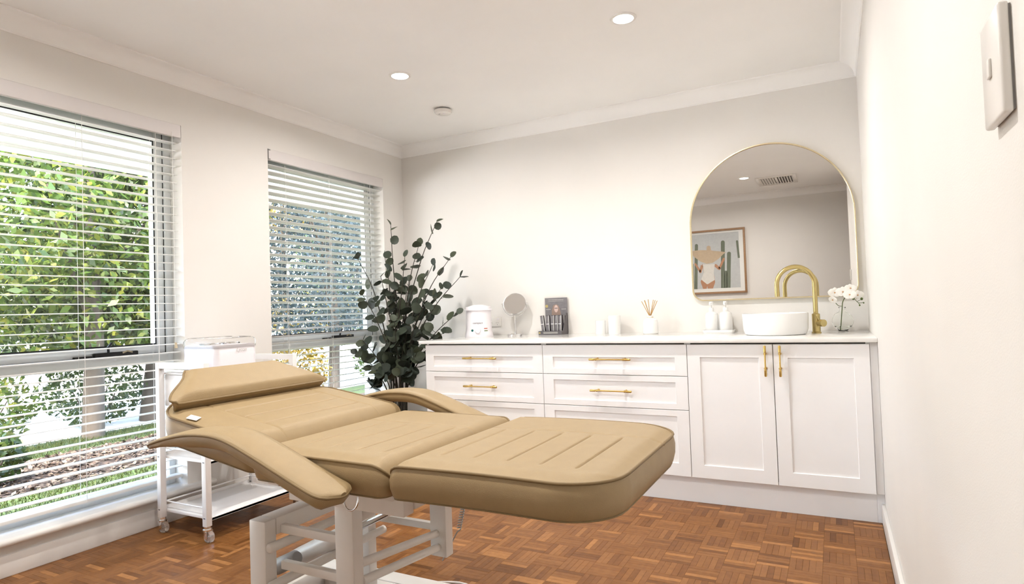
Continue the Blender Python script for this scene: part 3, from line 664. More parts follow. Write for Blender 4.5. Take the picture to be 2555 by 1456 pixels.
flatp('print_hat', [(1.452, 1.725), (1.50, 1.655), (1.58, 1.585), (1.66, 1.55), (1.735, 1.558), (1.81, 1.605), (1.87, 1.66), (1.905, 1.685), (1.84, 1.70), (1.76, 1.712), (1.722, 1.722), (1.715, 1.775), (1.69, 1.787), (1.668, 1.775), (1.665, 1.728), (1.58, 1.735), (1.50, 1.732)], 4, straw)
pp(B('glazing', (fx0+0.023, YR+0.0155, fz0+0.023), (fx1-0.023, YR+0.0170, fz1-0.023), 'pane', t))

# ------------------------------------------------------------------ beauty bed
YN, YF = -2.93, -2.29; YCN = (YN+YF)/2; HW = (YF-YN)/2
bed = thing('treatment_bed', 'beige padded treatment bed on a white steel lift frame', 'treatment bed', (1.95, YCN, 0))
binv = Matrix.Translation((-1.95, -YCN, 0))
def bp_(o): o.matrix_parent_inverse = binv; return o
def cushion(name, x0, x1, base, thick, ra, rb, grooves=(), seam=None, gy=(0, 0), nx_=90, ny_=64, dome=0.010, roll=0.045, drop=0.016, hw=HW, hwf=None, enda=0.0, endb=0.0):
    """upholstered block: x0..x1 long, corner radii ra/rb at its ends, base(x) = height of the welt line"""
    def half(x):
        h = hw if hwf is None else hwf(x)
        if ra and x < x0+ra: h -= ra-math.sqrt(max(0, ra*ra-(x0+ra-x)**2))
        if rb and x > x1-rb: h -= rb-math.sqrt(max(0, rb*rb-(x-(x1-rb))**2))
        return h
    def zt(x, y):
        hx = half(x); d = min(hx-abs(y-YCN), x-x0, x1-x)
        e = smoothstep(d/roll); z = base(x)+dome*e**0.8
        for R_, dd in ((enda, x-x0), (endb, x1-x)):
            if R_ and dd < R_: z -= R_-math.sqrt(max(0, R_*R_-(R_-dd)**2))
        for g in grooves:
            if gy[0]-0.01 < y < gy[1]+0.01: z -= 0.0045*math.exp(-((x-g)/0.0028)**2)*smoothstep((y-gy[0]+0.01)/0.02)*smoothstep((gy[1]+0.01-y)/0.02)
        for s_ in (seam or ()): z -= 0.003*math.exp(-((y-s_)/0.003)**2)
        return z
    xs = [x0+(x1-x0)*(0.5-0.5*math.cos(PI*(i/nx_)))*0.35+(x1-x0)*(i/nx_)*0.65 for i in range(nx_+1)]
    for g in grooves: xs += [g-0.007, g-0.0035, g, g+0.0035, g+0.007]
    xs = sorted(xs)
    # drop near-duplicate stations but keep the groove ones
    keep = [xs[0]]
    for x in xs[1:]:
        if x-keep[-1] > 0.0012: keep.append(x)
    keep[-1] = x1; xs = keep
    vsn = [-1+2*j/ny_ for j in range(ny_+1)]
    vsn = [math.copysign(1-(1-abs(v))**1.35, v) for v in vsn]
    for s_ in (seam or ()):
        for dd in (-0.004, 0, 0.004): vsn.append((s_+dd-YCN)/hw)
    for e_ in gy:
        if e_: vsn.append((e_-YCN)/hw)
    vsn = sorted(vsn)
    bm = bmesh.new(); G = []
    for x in xs:
        hx = max(half(x), 0.01); G.append([bm.verts.new((x, YCN+v*hx, zt(x, YCN+v*hx))) for v in vsn])
    nX, nY = len(xs), len(vsn)
    for i in range(nX-1):
        for j in range(nY-1): bm.faces.new((G[i][j], G[i+1][j], G[i+1][j+1], G[i][j+1]))
    loop = [G[i][0] for i in range(nX)]+[G[-1][j] for j in range(1, nY)]+[G[i][-1] for i in range(nX-2, -1, -1)]+[G[0][j] for j in range(nY-2, 0, -1)]
    cx = (x0+x1)/2
    prev = loop; path = [v.co.copy() for v in loop]; nL = len(loop)
    nrm = []
    for i in range(nL):
        tg = path[(i+1) % nL]-path[i-1]; nrm.append(Vector((tg.y, -tg.x, 0)).normalized())
    for fz, out in ((0.06, 0.003), (0.3, 0.007), (0.6, 0.006), (0.9, 0.0), (1.0, -0.008)):
        ring = [bm.verts.new((p.x+n_.x*out, p.y+n_.y*out, p.z+(base(p.x)-thick-p.z)*fz)) for p, n_ in zip(path, nrm)]
        for i in range(nL): bm.faces.new((prev[i], ring[i], ring[(i+1) % nL], prev[(i+1) % nL]))
        prev = ring
    bm.faces.new(prev)
    o = bp_(finish(name, bm, 'vinyl', bed, 40))
    step = [(path[i] + nrm[i]*0.002, nrm[i]) for i in range(0, nL)]
    pn = [step[0]]
    for p, n_ in step[1:]:
        if (p-pn[-1][0]).length > 0.006: pn.append((p, n_))
    pts = [p for p, _ in pn]
    bm = bmesh.new(); tube(bm, pts, 0.0036, 7, True)
    w_ = finish('welt', bm, 'vinyl_dark', o, 60)
    bm = bmesh.new(); tube(bm, [Vector((p.x, p.y, base(p.x)-thick*0.97)) - Vector((n_.x, n_.y, 0))*0.006 for p, n_ in pn], 0.002, 6, True)
    finish('welt', bm, 'vinyl_dark', o, 60)
    return o
cushion('leg_rest', 2.196, 2.722, lambda x: 0.698+0.004*math.sin((x-2.196)*6), 0.078, 0.028, 0.13, (2.285, 2.375, 2.46, 2.542, 2.625), (-2.505,), (-2.84, -2.525), enda=0.036)
cushion('seat_cushion', 1.742, 2.184, lambda x: 0.697-0.006*(x-1.95), 0.078, 0.03, 0.03, (1.86, 1.95, 2.04, 2.118), (-2.508,), (-2.845, -2.53), enda=0.04, endb=0.036)
def backz(x): return 0.752+(1.51-x)*0.155
cushion('backrest', 1.215, 1.744, backz, 0.082, 0.13, 0.03, (1.47, 1.555, 1.64), (-2.40, -2.80), (-2.80, -2.40), enda=0.0, endb=0.055, hwf=lambda x: HW-0.10*smoothstep((1.42-x)/0.2))
# pillow: tapered wedge on the head end, tilted
def pillow():
    bm = bmesh.new(); nX, nY = 30, 40; G = []
    xA, xB = 1.212, 1.402
    def hw_(u): return 0.185+(0.308-0.185)*smoothstep(u*1.05)
    ax = Vector((0.872, 0, -0.49))       # towards the foot, downhill
    up = Vector((0.49, 0, 0.872))
    org = Vector((1.258, YCN, 0.881)); Ln = 0.164
    def pt(u, v, side):
        d = min(1-abs(v), (1-u)*1.2, u*1.2)
        e = smoothstep(d/0.2)**0.6; h = 0.022*e if side > 0 else -0.075*smoothstep(d/0.14)
        yy = v*(hw_(u)); 
        p = org+ax*(u*Ln)+up*h+Vector((0, yy, 0))
        return p
    top = [[None]*(nY+1) for _ in range(nX+1)]; bot = [[None]*(nY+1) for _ in range(nX+1)]
    for i in range(nX+1):
        for j in range(nY+1):
            u, v = i/nX, -1+2*j/nY
            v = math.copysign(1-(1-abs(v))**1.3, v)
            # round the four corners
            cu = abs(u-0.5)*2; vv = v*(1-0.05*max(0, cu-0.8)/0.2); 
            top[i][j] = bm.verts.new(pt(u, vv, 1))
            bot[i][j] = top[i][j] if i in (0, nX) or j in (0, nY) else bm.verts.new(pt(u, vv, -1))
    for i in range(nX):
        for j in range(nY):
            bm.faces.new((top[i][j], top[i+1][j], top[i+1][j+1], top[i][j+1]))
            q = []
            for v_ in (bot[i][j], bot[i][j+1], bot[i+1][j+1], bot[i+1][j]):
                if v_ not in q: q.append(v_)
            try: bm.faces.new(q)
            except ValueError: pass
    edge = [top[i][0].co.copy() for i in range(nX+1)]+[top[nX][j].co.copy() for j in range(1, nY+1)]+[top[i][nY].co.copy() for i in range(nX-1, -1, -1)]+[top[0][j].co.copy() for j in range(nY-1, 0, -1)]
    o = bp_(finish('head_pillow', bm, 'vinyl', bed, 70))
    pts = [edge[0]]
    for p in edge[1:]:
        if (p-pts[-1]).length > 0.006: pts.append(p)
    bm = bmesh.new(); tube(bm, pts, 0.0038, 7, True); finish('welt', bm, 'vinyl_dark', o, 60)
pillow()
# armrests: curved padded blades outside the seat
def armrest(yi, yo):
    path = polyline([(1.445, 0, 0.705), (1.53, 0, 0.731), (1.63, 0, 0.752), (1.72, 0, 0.758), (1.79, 0, 0.751), (1.87, 0, 0.727), (1.96, 0, 0.695), (2.05, 0, 0.663), (2.125, 0, 0.640)], 6)
    n = len(path); bm = bmesh.new(); rings = []; em = []
    s = 1 if yo > yi else -1; w0 = abs(yo-yi)
    for i, p in enumerate(path):
        f = i/(n-1); t_ = (path[min(i+1, n-1)]-path[max(i-1, 0)]).normalized(); nn = Vector((-t_.z, 0, t_.x))
        if nn.z < 0: nn = -nn
        w = w0*(0.45+0.55*smoothstep(f/0.08))*math.sqrt(max(0.03, 1-max(0, (f-0.93)/0.07)**2)); th = (0.008+0.026*smoothstep(f/0.3))*(0.5+0.5*smoothstep((1-f)/0.05))
        yc = (yi+yo)/2; ring = []
        for (a, h) in ((-1, 0), (-0.93, 0.5), (-0.6, 0.85), (0, 1), (0.6, 0.85), (0.93, 0.5), (1, 0), (0.96, -1.0), (0.7, -1.5), (0, -1.6), (-0.7, -1.5), (-0.96, -1.0)):
            hh = h*0.010 if h > 0 else h*th*0.66
            ring.append(bm.verts.new(p+nn*hh+Vector((0, yc-p.y+a*w/2, 0))))
        rings.append(ring)
    for a, b in zip(rings[:-1], rings[1:]):
        for k in range(12): bm.faces.new((a[k], a[(k+1) % 12], b[(k+1) % 12], b[k]))
    bm.faces.new(rings[0]); bm.faces.new(rings[-1][::-1])
    l0 = [r[0].co.copy() for r in rings]; l1 = [r[6].co.copy() for r in rings]
    o = bp_(finish('armrest', bm, 'vinyl', bed, 55))
    bm = bmesh.new(); tube(bm, l0+l1[::-1], 0.0034, 7, True); finish('welt', bm, 'vinyl_dark', o, 60)
    return o
armrest(-2.945, -3.05); armrest(-2.275, -2.17)
# care tag on the backrest, chrome ring under the seat
bp_(PR('care_tag', [(1.462, -2.921, backz(1.462)+0.006), (1.502, -2.917, backz(1.502)+0.007), (1.498, -2.898, backz(1.498)+0.012), (1.458, -2.902, backz(1.458)+0.012)], (0, 0, 0.001), 'paper', bed))
tag(bp_(T('hook_ring', [(2.085+0.022*math.cos(a), YN+0.0+0.012*math.sin(a)*0.3, 0.610+0.026*math.sin(a)) for a in [PI*0.9+k*1.2*PI/14 for k in range(15)]], 0.0022, 'chrome', bed, 8)), 'chrome hook ring')
# steel frame
bp_(B('seat_pan', (1.76, YN+0.035, 0.604), (2.18, YF-0.035, 0.622), 'powder', bed, 0.003))
bp_(B('side_rail', (1.80, -2.86, 0.556), (2.185, -2.82, 0.606), 'powder', bed, 0.003))
bp_(B('side_rail', (1.80, -2.40, 0.556), (2.185, -2.36, 0.606), 'powder', bed, 0.003))
bp_(B('cross_rail', (2.14, -2.82, 0.565), (2.19, -2.40, 0.606), 'powder', bed, 0.003))
bp_(B('back_pan', (1.30, YN+0.09, 0.66), (1.74, YF-0.09, 0.672), 'powder', bed, 0.003))
bp_(B('leg_pan', (2.20, YN+0.08, 0.606), (2.62, YF-0.08, 0.621), 'powder', bed, 0.003))
for y0, y1 in ((-2.828, -2.788), (-2.407, -2.367)):
    bp_(B('upright', (1.93, y0, 0.262), (1.992, y1, 0.556), 'powder', bed, 0.004))
    bp_(B('lower_post', (1.628, y0-0.022, 0.098), (1.692, y1-0.022, 0.478), 'powder', bed, 0.004))
    bp_(B('link_bar', (1.692, y0+0.03, 0.432), (1.93, y0+0.05, 0.456), 'powder', bed, 0.003))
    bp_(B('link_bar', (1.692, y0+0.03, 0.330), (1.93, y0+0.05, 0.354), 'powder', bed, 0.003))
bp_(B('top_beam', (1.628, -2.81, 0.430), (1.692, -2.429, 0.478), 'powder', bed, 0.004))
for (z_, x_) in ((0.405, 1.70), (0.30, 1.70)):
    bp_(T('pivot_tube', [(x_, -2.846, z_), (x_, -2.842, z_), (x_, -2.36, z_)], [0.010, 0.0135, 0.0135], 'powder', bed, 14))
for (x_, za, zb) in ((2.0, 0.39, 0.335), (2.005, 0.345, 0.292)):
    bp_(T('pivot_tube', [(x_-0.02, -2.79, za), (x_-0.045, -2.40, zb)], 0.012, 'powder', bed, 14))
bp_(T('brace', [(1.96, -2.79, 0.50), (2.05, -2.42, 0.57)], 0.014, 'powder', bed, 12))
bp_(T('actuator', [(1.50, -2.60, 0.245), (1.56, -2.60, 0.275), (1.78, -2.60, 0.385)], [0.026, 0.028, 0.028], 'powder', bed, 16))
bp_(T('actuator_rod', [(1.77, -2.60, 0.38), (1.93, -2.60, 0.46)], 0.010, 'chrome', bed, 12))
tag(bp_(T('motor', [(1.53, -2.68, 0.262), (1.54, -2.68, 0.267), (1.62, -2.68, 0.305), (1.63, -2.68, 0.31)], [0.018, 0.025, 0.025, 0.018], 'greyplastic', bed, 14)), 'grey motor housing')
bp_(B('control_box', (1.72, -2.62, 0.10), (1.88, -2.48, 0.165), 'plastic', bed, 0.01))
bm = bmesh.new()
box(bm, (1.30, -2.93, 0.03), (2.22, -2.86, 0.10), 0.006); box(bm, (1.30, -2.315, 0.03), (2.22, -2.242, 0.10), 0.006); box(bm, (1.30, -2.86, 0.03), (1.37, -2.315, 0.10), 0.006); box(bm, (1.60, -2.86, 0.03), (1.72, -2.315, 0.098), 0.006); box(bm, (1.93, -2.86, 0.03), (2.22, -2.315, 0.098), 0.006)
bp_(finish('base_frame', bm, 'powder', bed))
for xx in (1.34, 2.17):
    for yy in (-2.895, -2.28): bp_(LT('levelling_foot', [(0, 0), (0.024, 0), (0.024, 0.012), (0.010, 0.018), (0.010, 0.031), (0, 0.031)], 'black', bed, 16, (xx, yy, 0)))
coil = [(1.945+0.007*math.cos(k*0.9)+0.02*k/60, -2.26+0.007*math.sin(k*0.9), 0.30+0.0013*k) for k in range(60)]
tag(bp_(T('coiled_cable', [(1.90, -2.30, 0.20), (1.93, -2.27, 0.27), (1.94, -2.265, 0.29)]+coil+[(1.985, -2.27, 0.40), (2.03, -2.30, 0.52), (2.06, -2.32, 0.60)], 0.0022, 'greyplastic', bed, 6)), 'grey coiled handset cable')
bp_(T('power_cord', polyline([(1.86, -2.50, 0.13), (1.92, -2.38, 0.11), (1.98, -2.25, 0.06), (1.96, -2.12, 0.012), (1.80, -2.05, 0.006), (1.60, -2.15, 0.006)], 6), 0.005, 'powder', bed, 8))

# ------------------------------------------------------------------ trolley by the window
TX0, TX1, TY0, TY1 = 0.105, 0.478, -2.165, -1.60; ps = 0.03
tr = thing('storage_trolley', 'white metal three tier trolley on clear casters by the window', 'trolley', ((TX0+TX1)/2, (TY0+TY1)/2, 0))
tinv = Matrix.Translation((-(TX0+TX1)/2, -(TY0+TY1)/2, 0))
def tp(o): o.matrix_parent_inverse = tinv; return o
for x in (TX0, TX1-ps):
    for y in (TY0, TY1-ps):
        p = tp(B('post', (x, y, 0.075), (x+ps, y+ps, 0.84), 'trolley', tr, 0.002))
        for zz in (0.112, 0.372): 
            B('screw_head', (x+ps*0.3, y-0.0012, zz), (x+ps*0.7, y+0.0005, zz+0.004), 'ink', p)
        cx, cy = x+ps/2, y+ps/2
        cs = tp(LT('caster', [(0, 0.076), (0.016, 0.076), (0.017, 0.066), (0.021, 0.062), (0.021, 0.055), (0.012, 0.050), (0, 0.05)], 'chrome', tr, 20, (cx, cy, 0)))
        w_ = LT('caster_wheel', [(0.004, -0.012), (0.024, -0.012), (0.0275, -0.007), (0.0275, 0.007), (0.024, 0.012), (0.004, 0.012)], 'wheel', cs, 24, (cx+0.012, cy, 0.0275), 'y', closed=True)
        bm = bmesh.new(); box(bm, (cx-0.004, cy-0.018, 0.02), (cx+0.016, cy-0.0145, 0.056), 0.002); box(bm, (cx-0.004, cy+0.0145, 0.02), (cx+0.016, cy+0.018, 0.056), 0.002); finish('caster_fork', bm, 'chrome', cs)
for y in (TY0, TY1-ps):
    tp(B('handle_bar', (TX0+ps, y, 0.81), (TX1-ps, y+ps, 0.84), 'trolley', tr, 0.002))
for z0 in (0.098, 0.362):
    bm = bmesh.new(); a, b, c, d = TX0+0.004, TX1-0.004, TY0+ps, TY1-ps
    box(bm, (a, c, z0), (b, d, z0+0.012), 0.001)
    box(bm, (a, c, z0+0.012), (a+0.004, d, z0+0.028)); box(bm, (b-0.004, c, z0-0.0), (b, d, z0+0.0125))
    tp(finish('shelf', bm, 'trolley', tr))
    bm = bmesh.new()
    for y in (c+0.005, d-0.005): tube(bm, [(TX0+ps*0.6, y, z0+0.05), (TX1-ps*0.6, y, z0+0.05)], 0.004, 8)
    tube(bm, [(TX0+ps*0.5, TY0+ps*0.6, z0+0.05), (TX0+ps*0.5, TY1-ps*0.6, z0+0.05)], 0.004, 8)
    tp(finish('guard_rail', bm, 'trolley', tr))
tp(B('top_tray', (TX0+0.004, TY0+ps, 0.778), (TX1-0.004, TY1-ps, 0.788), 'trolley', tr, 0.001))
dr = tp(B('drawer', (TX0+0.02, TY0+ps+0.005, 0.62), (TX1-0.008, TY1-ps-0.005, 0.776), 'trolley', tr, 0.004))
LT('knob', [(0, 0.02), (0.009, 0.019), (0.010, 0.012), (0.005, 0.006), (0.005, 0.0), (0, 0)], 'chrome', dr, 16, (0.27, TY0+ps+0.005, 0.70), 'y')
tg_ = tp(B('tier_edge', (TX0+ps, TY0+ps*0.3, 0.795), (TX1-ps, TY0+ps*0.5, 0.808), 'chrome', tr, 0.001))

# wax heater with clear lid on the trolley
t = thing('wax_heater', 'white rounded box heater with a clear lid on the trolley', 'wax heater', (0.27, -1.92, 0.788))
def rbox(x, y, r, n=6):
    p = []
    for (sx, sy, a0) in ((1, 1, 0), (-1, 1, PI/2), (-1, -1, PI), (1, -1, 1.5*PI)):
        for k in range(n+1): a = a0+k*PI/2/n; p.append((sx*(x-r)+r*math.cos(a), sy*(y-r)+r*math.sin(a)))
    return p
def loft(name, layers, mt, parent, smooth=40, caps=True):
    bm = bmesh.new(); R = [[bm.verts.new((x, y, z)) for x, y in pts] for pts, z in layers]; n = len(R[0])
    for a, b in zip(R[:-1], R[1:]):
        for i in range(n): bm.faces.new((a[i], a[(i+1) % n], b[(i+1) % n], b[i]))
    if caps: bm.faces.new(R[0][::-1]); bm.faces.new(R[-1])
    return finish(name, bm, mt, parent, smooth)
hxx, hyy = 0.135, 0.125
loft('body', [(rbox(hxx-0.006, hyy-0.006, 0.03), 0), (rbox(hxx, hyy, 0.035), 0.01), (rbox(hxx, hyy, 0.035), 0.118), (rbox(hxx-0.006, hyy-0.006, 0.033), 0.126)], 'plastic', t)
for s in (-1, 1): LT('wax_pot', [(0.045, 0.126), (0.048, 0.134), (0.050, 0.134), (0.050, 0.126), (0.046, 0.126)], 'chrome', t, 28, (0.0, s*0.058, 0))
loft('lid', [(rbox(hxx+0.003, hyy+0.003, 0.036), 0.112), (rbox(hxx+0.003, hyy+0.003, 0.036), 0.145), (rbox(hxx-0.004, hyy-0.004, 0.033), 0.158), (rbox(hxx-0.016, hyy-0.016, 0.028), 0.163),
             (rbox(hxx-0.016, hyy-0.016, 0.028), 0.1605), (rbox(hxx-0.006, hyy-0.006, 0.032), 0.156), (rbox(hxx+0.0008, hyy+0.0008, 0.035), 0.145), (rbox(hxx+0.0008, hyy+0.0008, 0.035), 0.112)], 'clear', t)
me = text_mesh('Lycon', 0.026, 0.3); me.transform(Matrix.Translation((hxx+0.0035, 0.02, 0.098)) @ Matrix.Rotation(PI/2, 4, 'Z') @ Matrix.Rotation(PI/2, 4, 'X')); link('lettering', me, 'paleink', t, 0)
B('lid_handle', (hxx-0.02, -0.02, 0.161), (hxx-0.008, 0.02, 0.168), 'clear', t, 0.002)

# ------------------------------------------------------------------ eucalyptus
PB = Vector((0.30, -0.50, 0.0))
pl = thing('artificial_eucalyptus', 'tall leafy dark green eucalyptus plant in the corner', 'plant', PB)
LT('pot', [(0, 0.0), (0.10, 0.0), (0.105, 0.01), (0.13, 0.20), (0.138, 0.205), (0.138, 0.225), (0.126, 0.225), (0.12, 0.18), (0, 0.18)], 'pot', pl, 32)
LT('potting_moss', [(0, 0.195), (0.07, 0.20), (0.122, 0.186), (0, 0.181)], 'soil', pl, 24)
lm = []
for q in range(8):
    V = []; ring = [(0, -1.0), (0.5, -0.82), (0.84, -0.35), (0.84, 0.2), (0.56, 0.68), (0.12, 0.95), (-0.12, 0.95), (-0.56, 0.68), (-0.84, 0.2), (-0.84, -0.35), (-0.5, -0.82)]
    fold = random.uniform(0.05, 0.35); cup = random.uniform(-0.25, 0.3)
    V = [(0, 0, 0.0)]+[(x, y, abs(x)*fold+cup*y*y*0.5) for x, y in ring]
    Fq = [(0, i+1, (i+1) % len(ring)+1) for i in range(len(ring))]
    me = bpy.data.meshes.new('leaf'); me.from_pydata(V, [], Fq); me.materials.append(M['euca']); attr_tone(me, [min(1, max(0, random.gauss(0.42, 0.25)))]*len(Fq))
    me.polygons.foreach_set('use_smooth', [True]*len(Fq)); lm.append(me)
tips = [((975, 560), -0.52), ((1090, 552), -0.42), ((1148, 690), -0.36), ((1125, 640), -0.36), ((893, 645), -0.68), ((905, 735), -0.70), ((1045, 610), -0.45), ((1010, 640), -0.58), ((950, 690), -0.66), ((1140, 780), -0.42),
        ((1080, 660), -0.5), ((905, 850), -0.72), ((890, 880), -0.72), ((1105, 830), -0.48), ((1020, 700), -0.35), ((945, 920), -0.70), ((1060, 760), -0.6), ((960, 640), -0.5), ((1100, 720), -0.4), ((985, 800), -0.68),
        ((1040, 880), -0.62), ((930, 960), -0.68), ((1000, 930), -0.70), ((985, 720), -0.55)]
def leaf(pos, dirn, s):
    o = bpy.data.objects.new('leaf', random.choice(lm)); C.objects.link(o); o.parent = pl
    z = Vector((random.gauss(0, 0.6), random.gauss(-0.5, 0.6), random.gauss(0.55, 0.5))).normalized()
    y = (dirn-z*dirn.dot(z)).normalized(); x = y.cross(z)
    mtx = Matrix((x, y, z)).transposed().to_4x4()
    o.matrix_local = Matrix.Translation(pos+y*s*0.9) @ mtx @ Matrix.Scale(s, 4)
    return o
nleaf = 0
for k, ((px, py), yy) in enumerate(tips):
    tip = at_y(yy, px, py)-PB
    tip.x = max(tip.x, 0.05-PB.x)
    a = k*2.4; b0 = Vector((0.05*math.cos(a), 0.05*math.sin(a), 0.19))
    h = tip.z; mid = Vector((tip.x*0.14+0.03*math.cos(a), tip.y*0.14+0.03*math.sin(a), 0.19+(h-0.19)*0.45)); m2 = Vector((tip.x*0.58, tip.y*0.58, 0.19+(h-0.19)*0.8))
    pts = polyline([b0, mid, m2, tip], 7)
    T('stem', pts, [0.0062*(1-0.75*i/len(pts)) for i in range(len(pts))], 'bark', pl, 6)
    L_ = sum((pts[i+1]-pts[i]).length for i in range(len(pts)-1)); nl = 12 if k % 2 else 11
    f0 = max(0.34, (0.56-0.19)/max(0.4, h-0.19))
    for q in range(nl):
        f = f0+(1-f0)*(q+random.uniform(0.1, 0.9))/nl; want = f*L_; acc = 0.0
        for i in range(len(pts)-1):
            seg = pts[i+1]-pts[i]
            if acc+seg.length >= want: break
            acc += seg.length
        p = pts[i]+seg*min(1, (want-acc)/seg.length)
        side = Vector((random.gauss(0, 1), random.gauss(0, 1), random.gauss(0.15, 0.5))).normalized()
        dirn = (side+seg.normalized()*0.4).normalized(); s = random.uniform(0.045, 0.060)*(1.1-0.4*f)
        twig = random.uniform(0.01, 0.09)*(1.15-f)
        wp = p+PB+dirn*(twig+0.08)
        if wp.x < 0.03: dirn.x = abs(dirn.x)
        if wp.x > 0.66 and wp.z < 0.92: dirn.x = -abs(dirn.x)
        if twig > 0.02: T('twig', [p, p+dirn*twig], 0.0013, 'bark', pl, 4)
        leaf(p+dirn*twig, dirn, s)
    leaf(pts[-1], (pts[-1]-pts[-2]).normalized(), 0.028)

# ------------------------------------------------------------------ bench items
def wrap(me, R, z0, yaw, xc=0.0):
    """lay a flat mesh (x right, y up) round a cylinder of radius R, centred on direction yaw"""
    for v in me.vertices:
        a = yaw+(v.co.x+xc)/R; h = v.co.z; v.co = Vector(((R+h)*math.cos(a), (R+h)*math.sin(a), z0+v.co.y))
    return me
wy = math.atan2(-0.86, 0.42)
t = thing('wax_warmer', 'white cylindrical wax warmer pot with a round control knob', 'wax warmer', (0.845, -0.25, HC))
LT('body', [(0, 0), (0.102, 0), (0.103, 0.004), (0.098, 0.03), (0.093, 0.06), (0.092, 0.185), (0, 0.185)], 'plastic', t, 48)
LT('rim', [(0.08, 0.185), (0.100, 0.185), (0.102, 0.191), (0.100, 0.197), (0.08, 0.197)], 'plastic', t, 48, closed=True)
LT('lid', [(0, 0.228), (0.03, 0.227), (0.055, 0.222), (0.072, 0.216), (0.088, 0.213), (0.090, 0.210), (0.090, 0.197), (0, 0.197)], 'plastic', t, 48)
PR('lid_tab', [(-0.09, -0.10, 0.187), (-0.118, -0.07, 0.187), (-0.105, -0.055, 0.187), (-0.08, -0.075, 0.187)], (0, 0, 0.007), 'plastic', t)
link('lettering', wrap(text_mesh('compact', 0.021), 0.0932, 0.098, wy), 'ink', t, 0)
def on_cyl(a, R, z): return Vector((R*math.cos(a), R*math.sin(a), z))
d0 = on_cyl(wy, 1, 0); kb = on_cyl(wy, 0.096, 0.045)
T('knob', [kb-d0*0.004, kb+d0*0.010, kb+d0*0.014], [0.021, 0.020, 0.017], 'plastic', t, 24)
a = wy-0.42; g = on_cyl(a, 0.0965, 0.046); T('pilot_lamp', [g-on_cyl(a, 0.003, 0), g+on_cyl(a, 0.002, 0)], 0.0085, 'green', t, 16)
for k, (z, m_) in enumerate(((0.058, 'red'), (0.042, 'olive'))):
    bm = bmesh.new(); box(bm, (-0.014, -0.003, -0.0002), (0.014, 0.003, 0.0003)); me = bpy.data.meshes.new('scale_mark'); bm.to_mesh(me); bm.free(); link('scale_mark', wrap(me, 0.0948 if k == 0 else 0.0972, z, wy+0.62), m_, t, 0)

t = thing('makeup_mirror', 'small round chrome makeup mirror on a pedestal', 'mirror', (1.062, -0.10, HC), 0.35)
LT('base', [(0, 0), (0.062, 0), (0.062, 0.006), (0.058, 0.010), (0.015, 0.013), (0, 0.013)], 'chrome', t, 36)
T('pole', [(0, 0, 0.012), (0, 0, 0.14)], 0.006, 'chrome', t, 14)
R_, zc = 0.085, 0.226
T('fork', [(R_*1.06*math.cos(a), 0, zc+R_*1.06*math.sin(a)) for a in [PI+k*PI/20 for k in range(21)]], 0.0032, 'chrome', t, 8)
ang = math.radians(-24)
bm = bmesh.new(); lathe(bm, [(0.078, -0.006), (0.083, -0.006), (0.085, 0), (0.083, 0.006), (0.078, 0.006)], 40, (0, 0, 0), 'y', True); bmesh.ops.rotate(bm, verts=bm.verts, cent=(0, 0, 0), matrix=Matrix.Rotation(ang, 3, 'X')); bmesh.ops.translate(bm, verts=bm.verts, vec=(0, 0, zc)); hd = finish('mirror_rim', bm, 'chrome', t)
bm = bmesh.new(); lathe(bm, [(0, -0.003), (0.079, -0.003), (0.079, 0.004), (0, 0.004)], 40, (0, 0, 0), 'y'); bmesh.ops.rotate(bm, verts=bm.verts, cent=(0, 0, 0), matrix=Matrix.Rotation(ang, 3, 'X')); bmesh.ops.translate(bm, verts=bm.verts, vec=(0, 0, zc)); finish('mirror_glass', bm, 'mirror', t)
for s in (-1, 1): T('pivot_knob', [(s*R_*0.98, 0, zc), (s*R_*1.14, 0, zc)], 0.005, 'chrome', t, 10)

# product display
t = thing('display_stand', 'charcoal card display stand with a portrait header', 'display', (1.352, -0.075, HC))
dx = 0.088
bm = bmesh.new(); box(bm, (-dx, -0.062, 0), (dx, 0.062, 0.006)); box(bm, (-dx, -0.062, 0.006), (dx, -0.058, 0.026)); box(bm, (-dx, -0.058, 0.006), (-dx+0.003, 0.058, 0.026))
prism(bm, [(dx-0.003, -0.058, 0.006), (dx-0.003, 0.058, 0.006), (dx-0.003, 0.058, 0.15), (dx-0.003, 0.035, 0.15), (dx-0.003, -0.03, 0.03), (dx-0.003, -0.058, 0.026)], (0.003, 0, 0))
finish('tray', bm, 'darkcard', t)
hdr = B('header_card', (-dx+0.005, 0.054, 0.006), (dx, 0.060, 0.258), 'greyfoil', t)
def lay(name, pts, k, m_): return PR(name, [(x, 0.054-0.0004*k, z) for x, z in pts], (0, -0.0003, 0), m_, hdr, 0)
hair, face = flat('print_blond_hair', (0.30, 0.21, 0.17)), flat('print_pale_face', (0.60, 0.44, 0.39))
ov = lambda cx, cz, rx, rz, n=18: [(cx+rx*math.cos(2*PI*i/n), cz+rz*math.sin(2*PI*i/n)) for i in range(n)]
lay('printed_hair', [(-0.034, 0.135), (-0.03, 0.175), (-0.018, 0.205), (0.004, 0.212), (0.022, 0.203), (0.032, 0.175), (0.04, 0.135)], 1, hair)
lay('printed_face', ov(0.003, 0.180, 0.015, 0.026), 2, face)
for z, h in ((0.243, 0.0025), (0.233, 0.0018)): lay('printed_line', [(-0.055, z), (0.062, z), (0.062, z+h), (-0.055, z+h)], 1, 'paleink')
for x in (-0.058, 0.062): lay('printed_line', [(x-0.018, 0.175), (x+0.018, 0.175), (x+0.018, 0.178), (x-0.018, 0.178)], 1, 'paleink')
lay('gold_seal', ov(-0.070, 0.200, 0.011, 0.011), 1, flat('print_gold', (0.45, 0.36, 0.14)))
lay('printed_eyes', [(-0.009, 0.181), (0.015, 0.181), (0.015, 0.186), (-0.009, 0.186)], 3, 'ink')
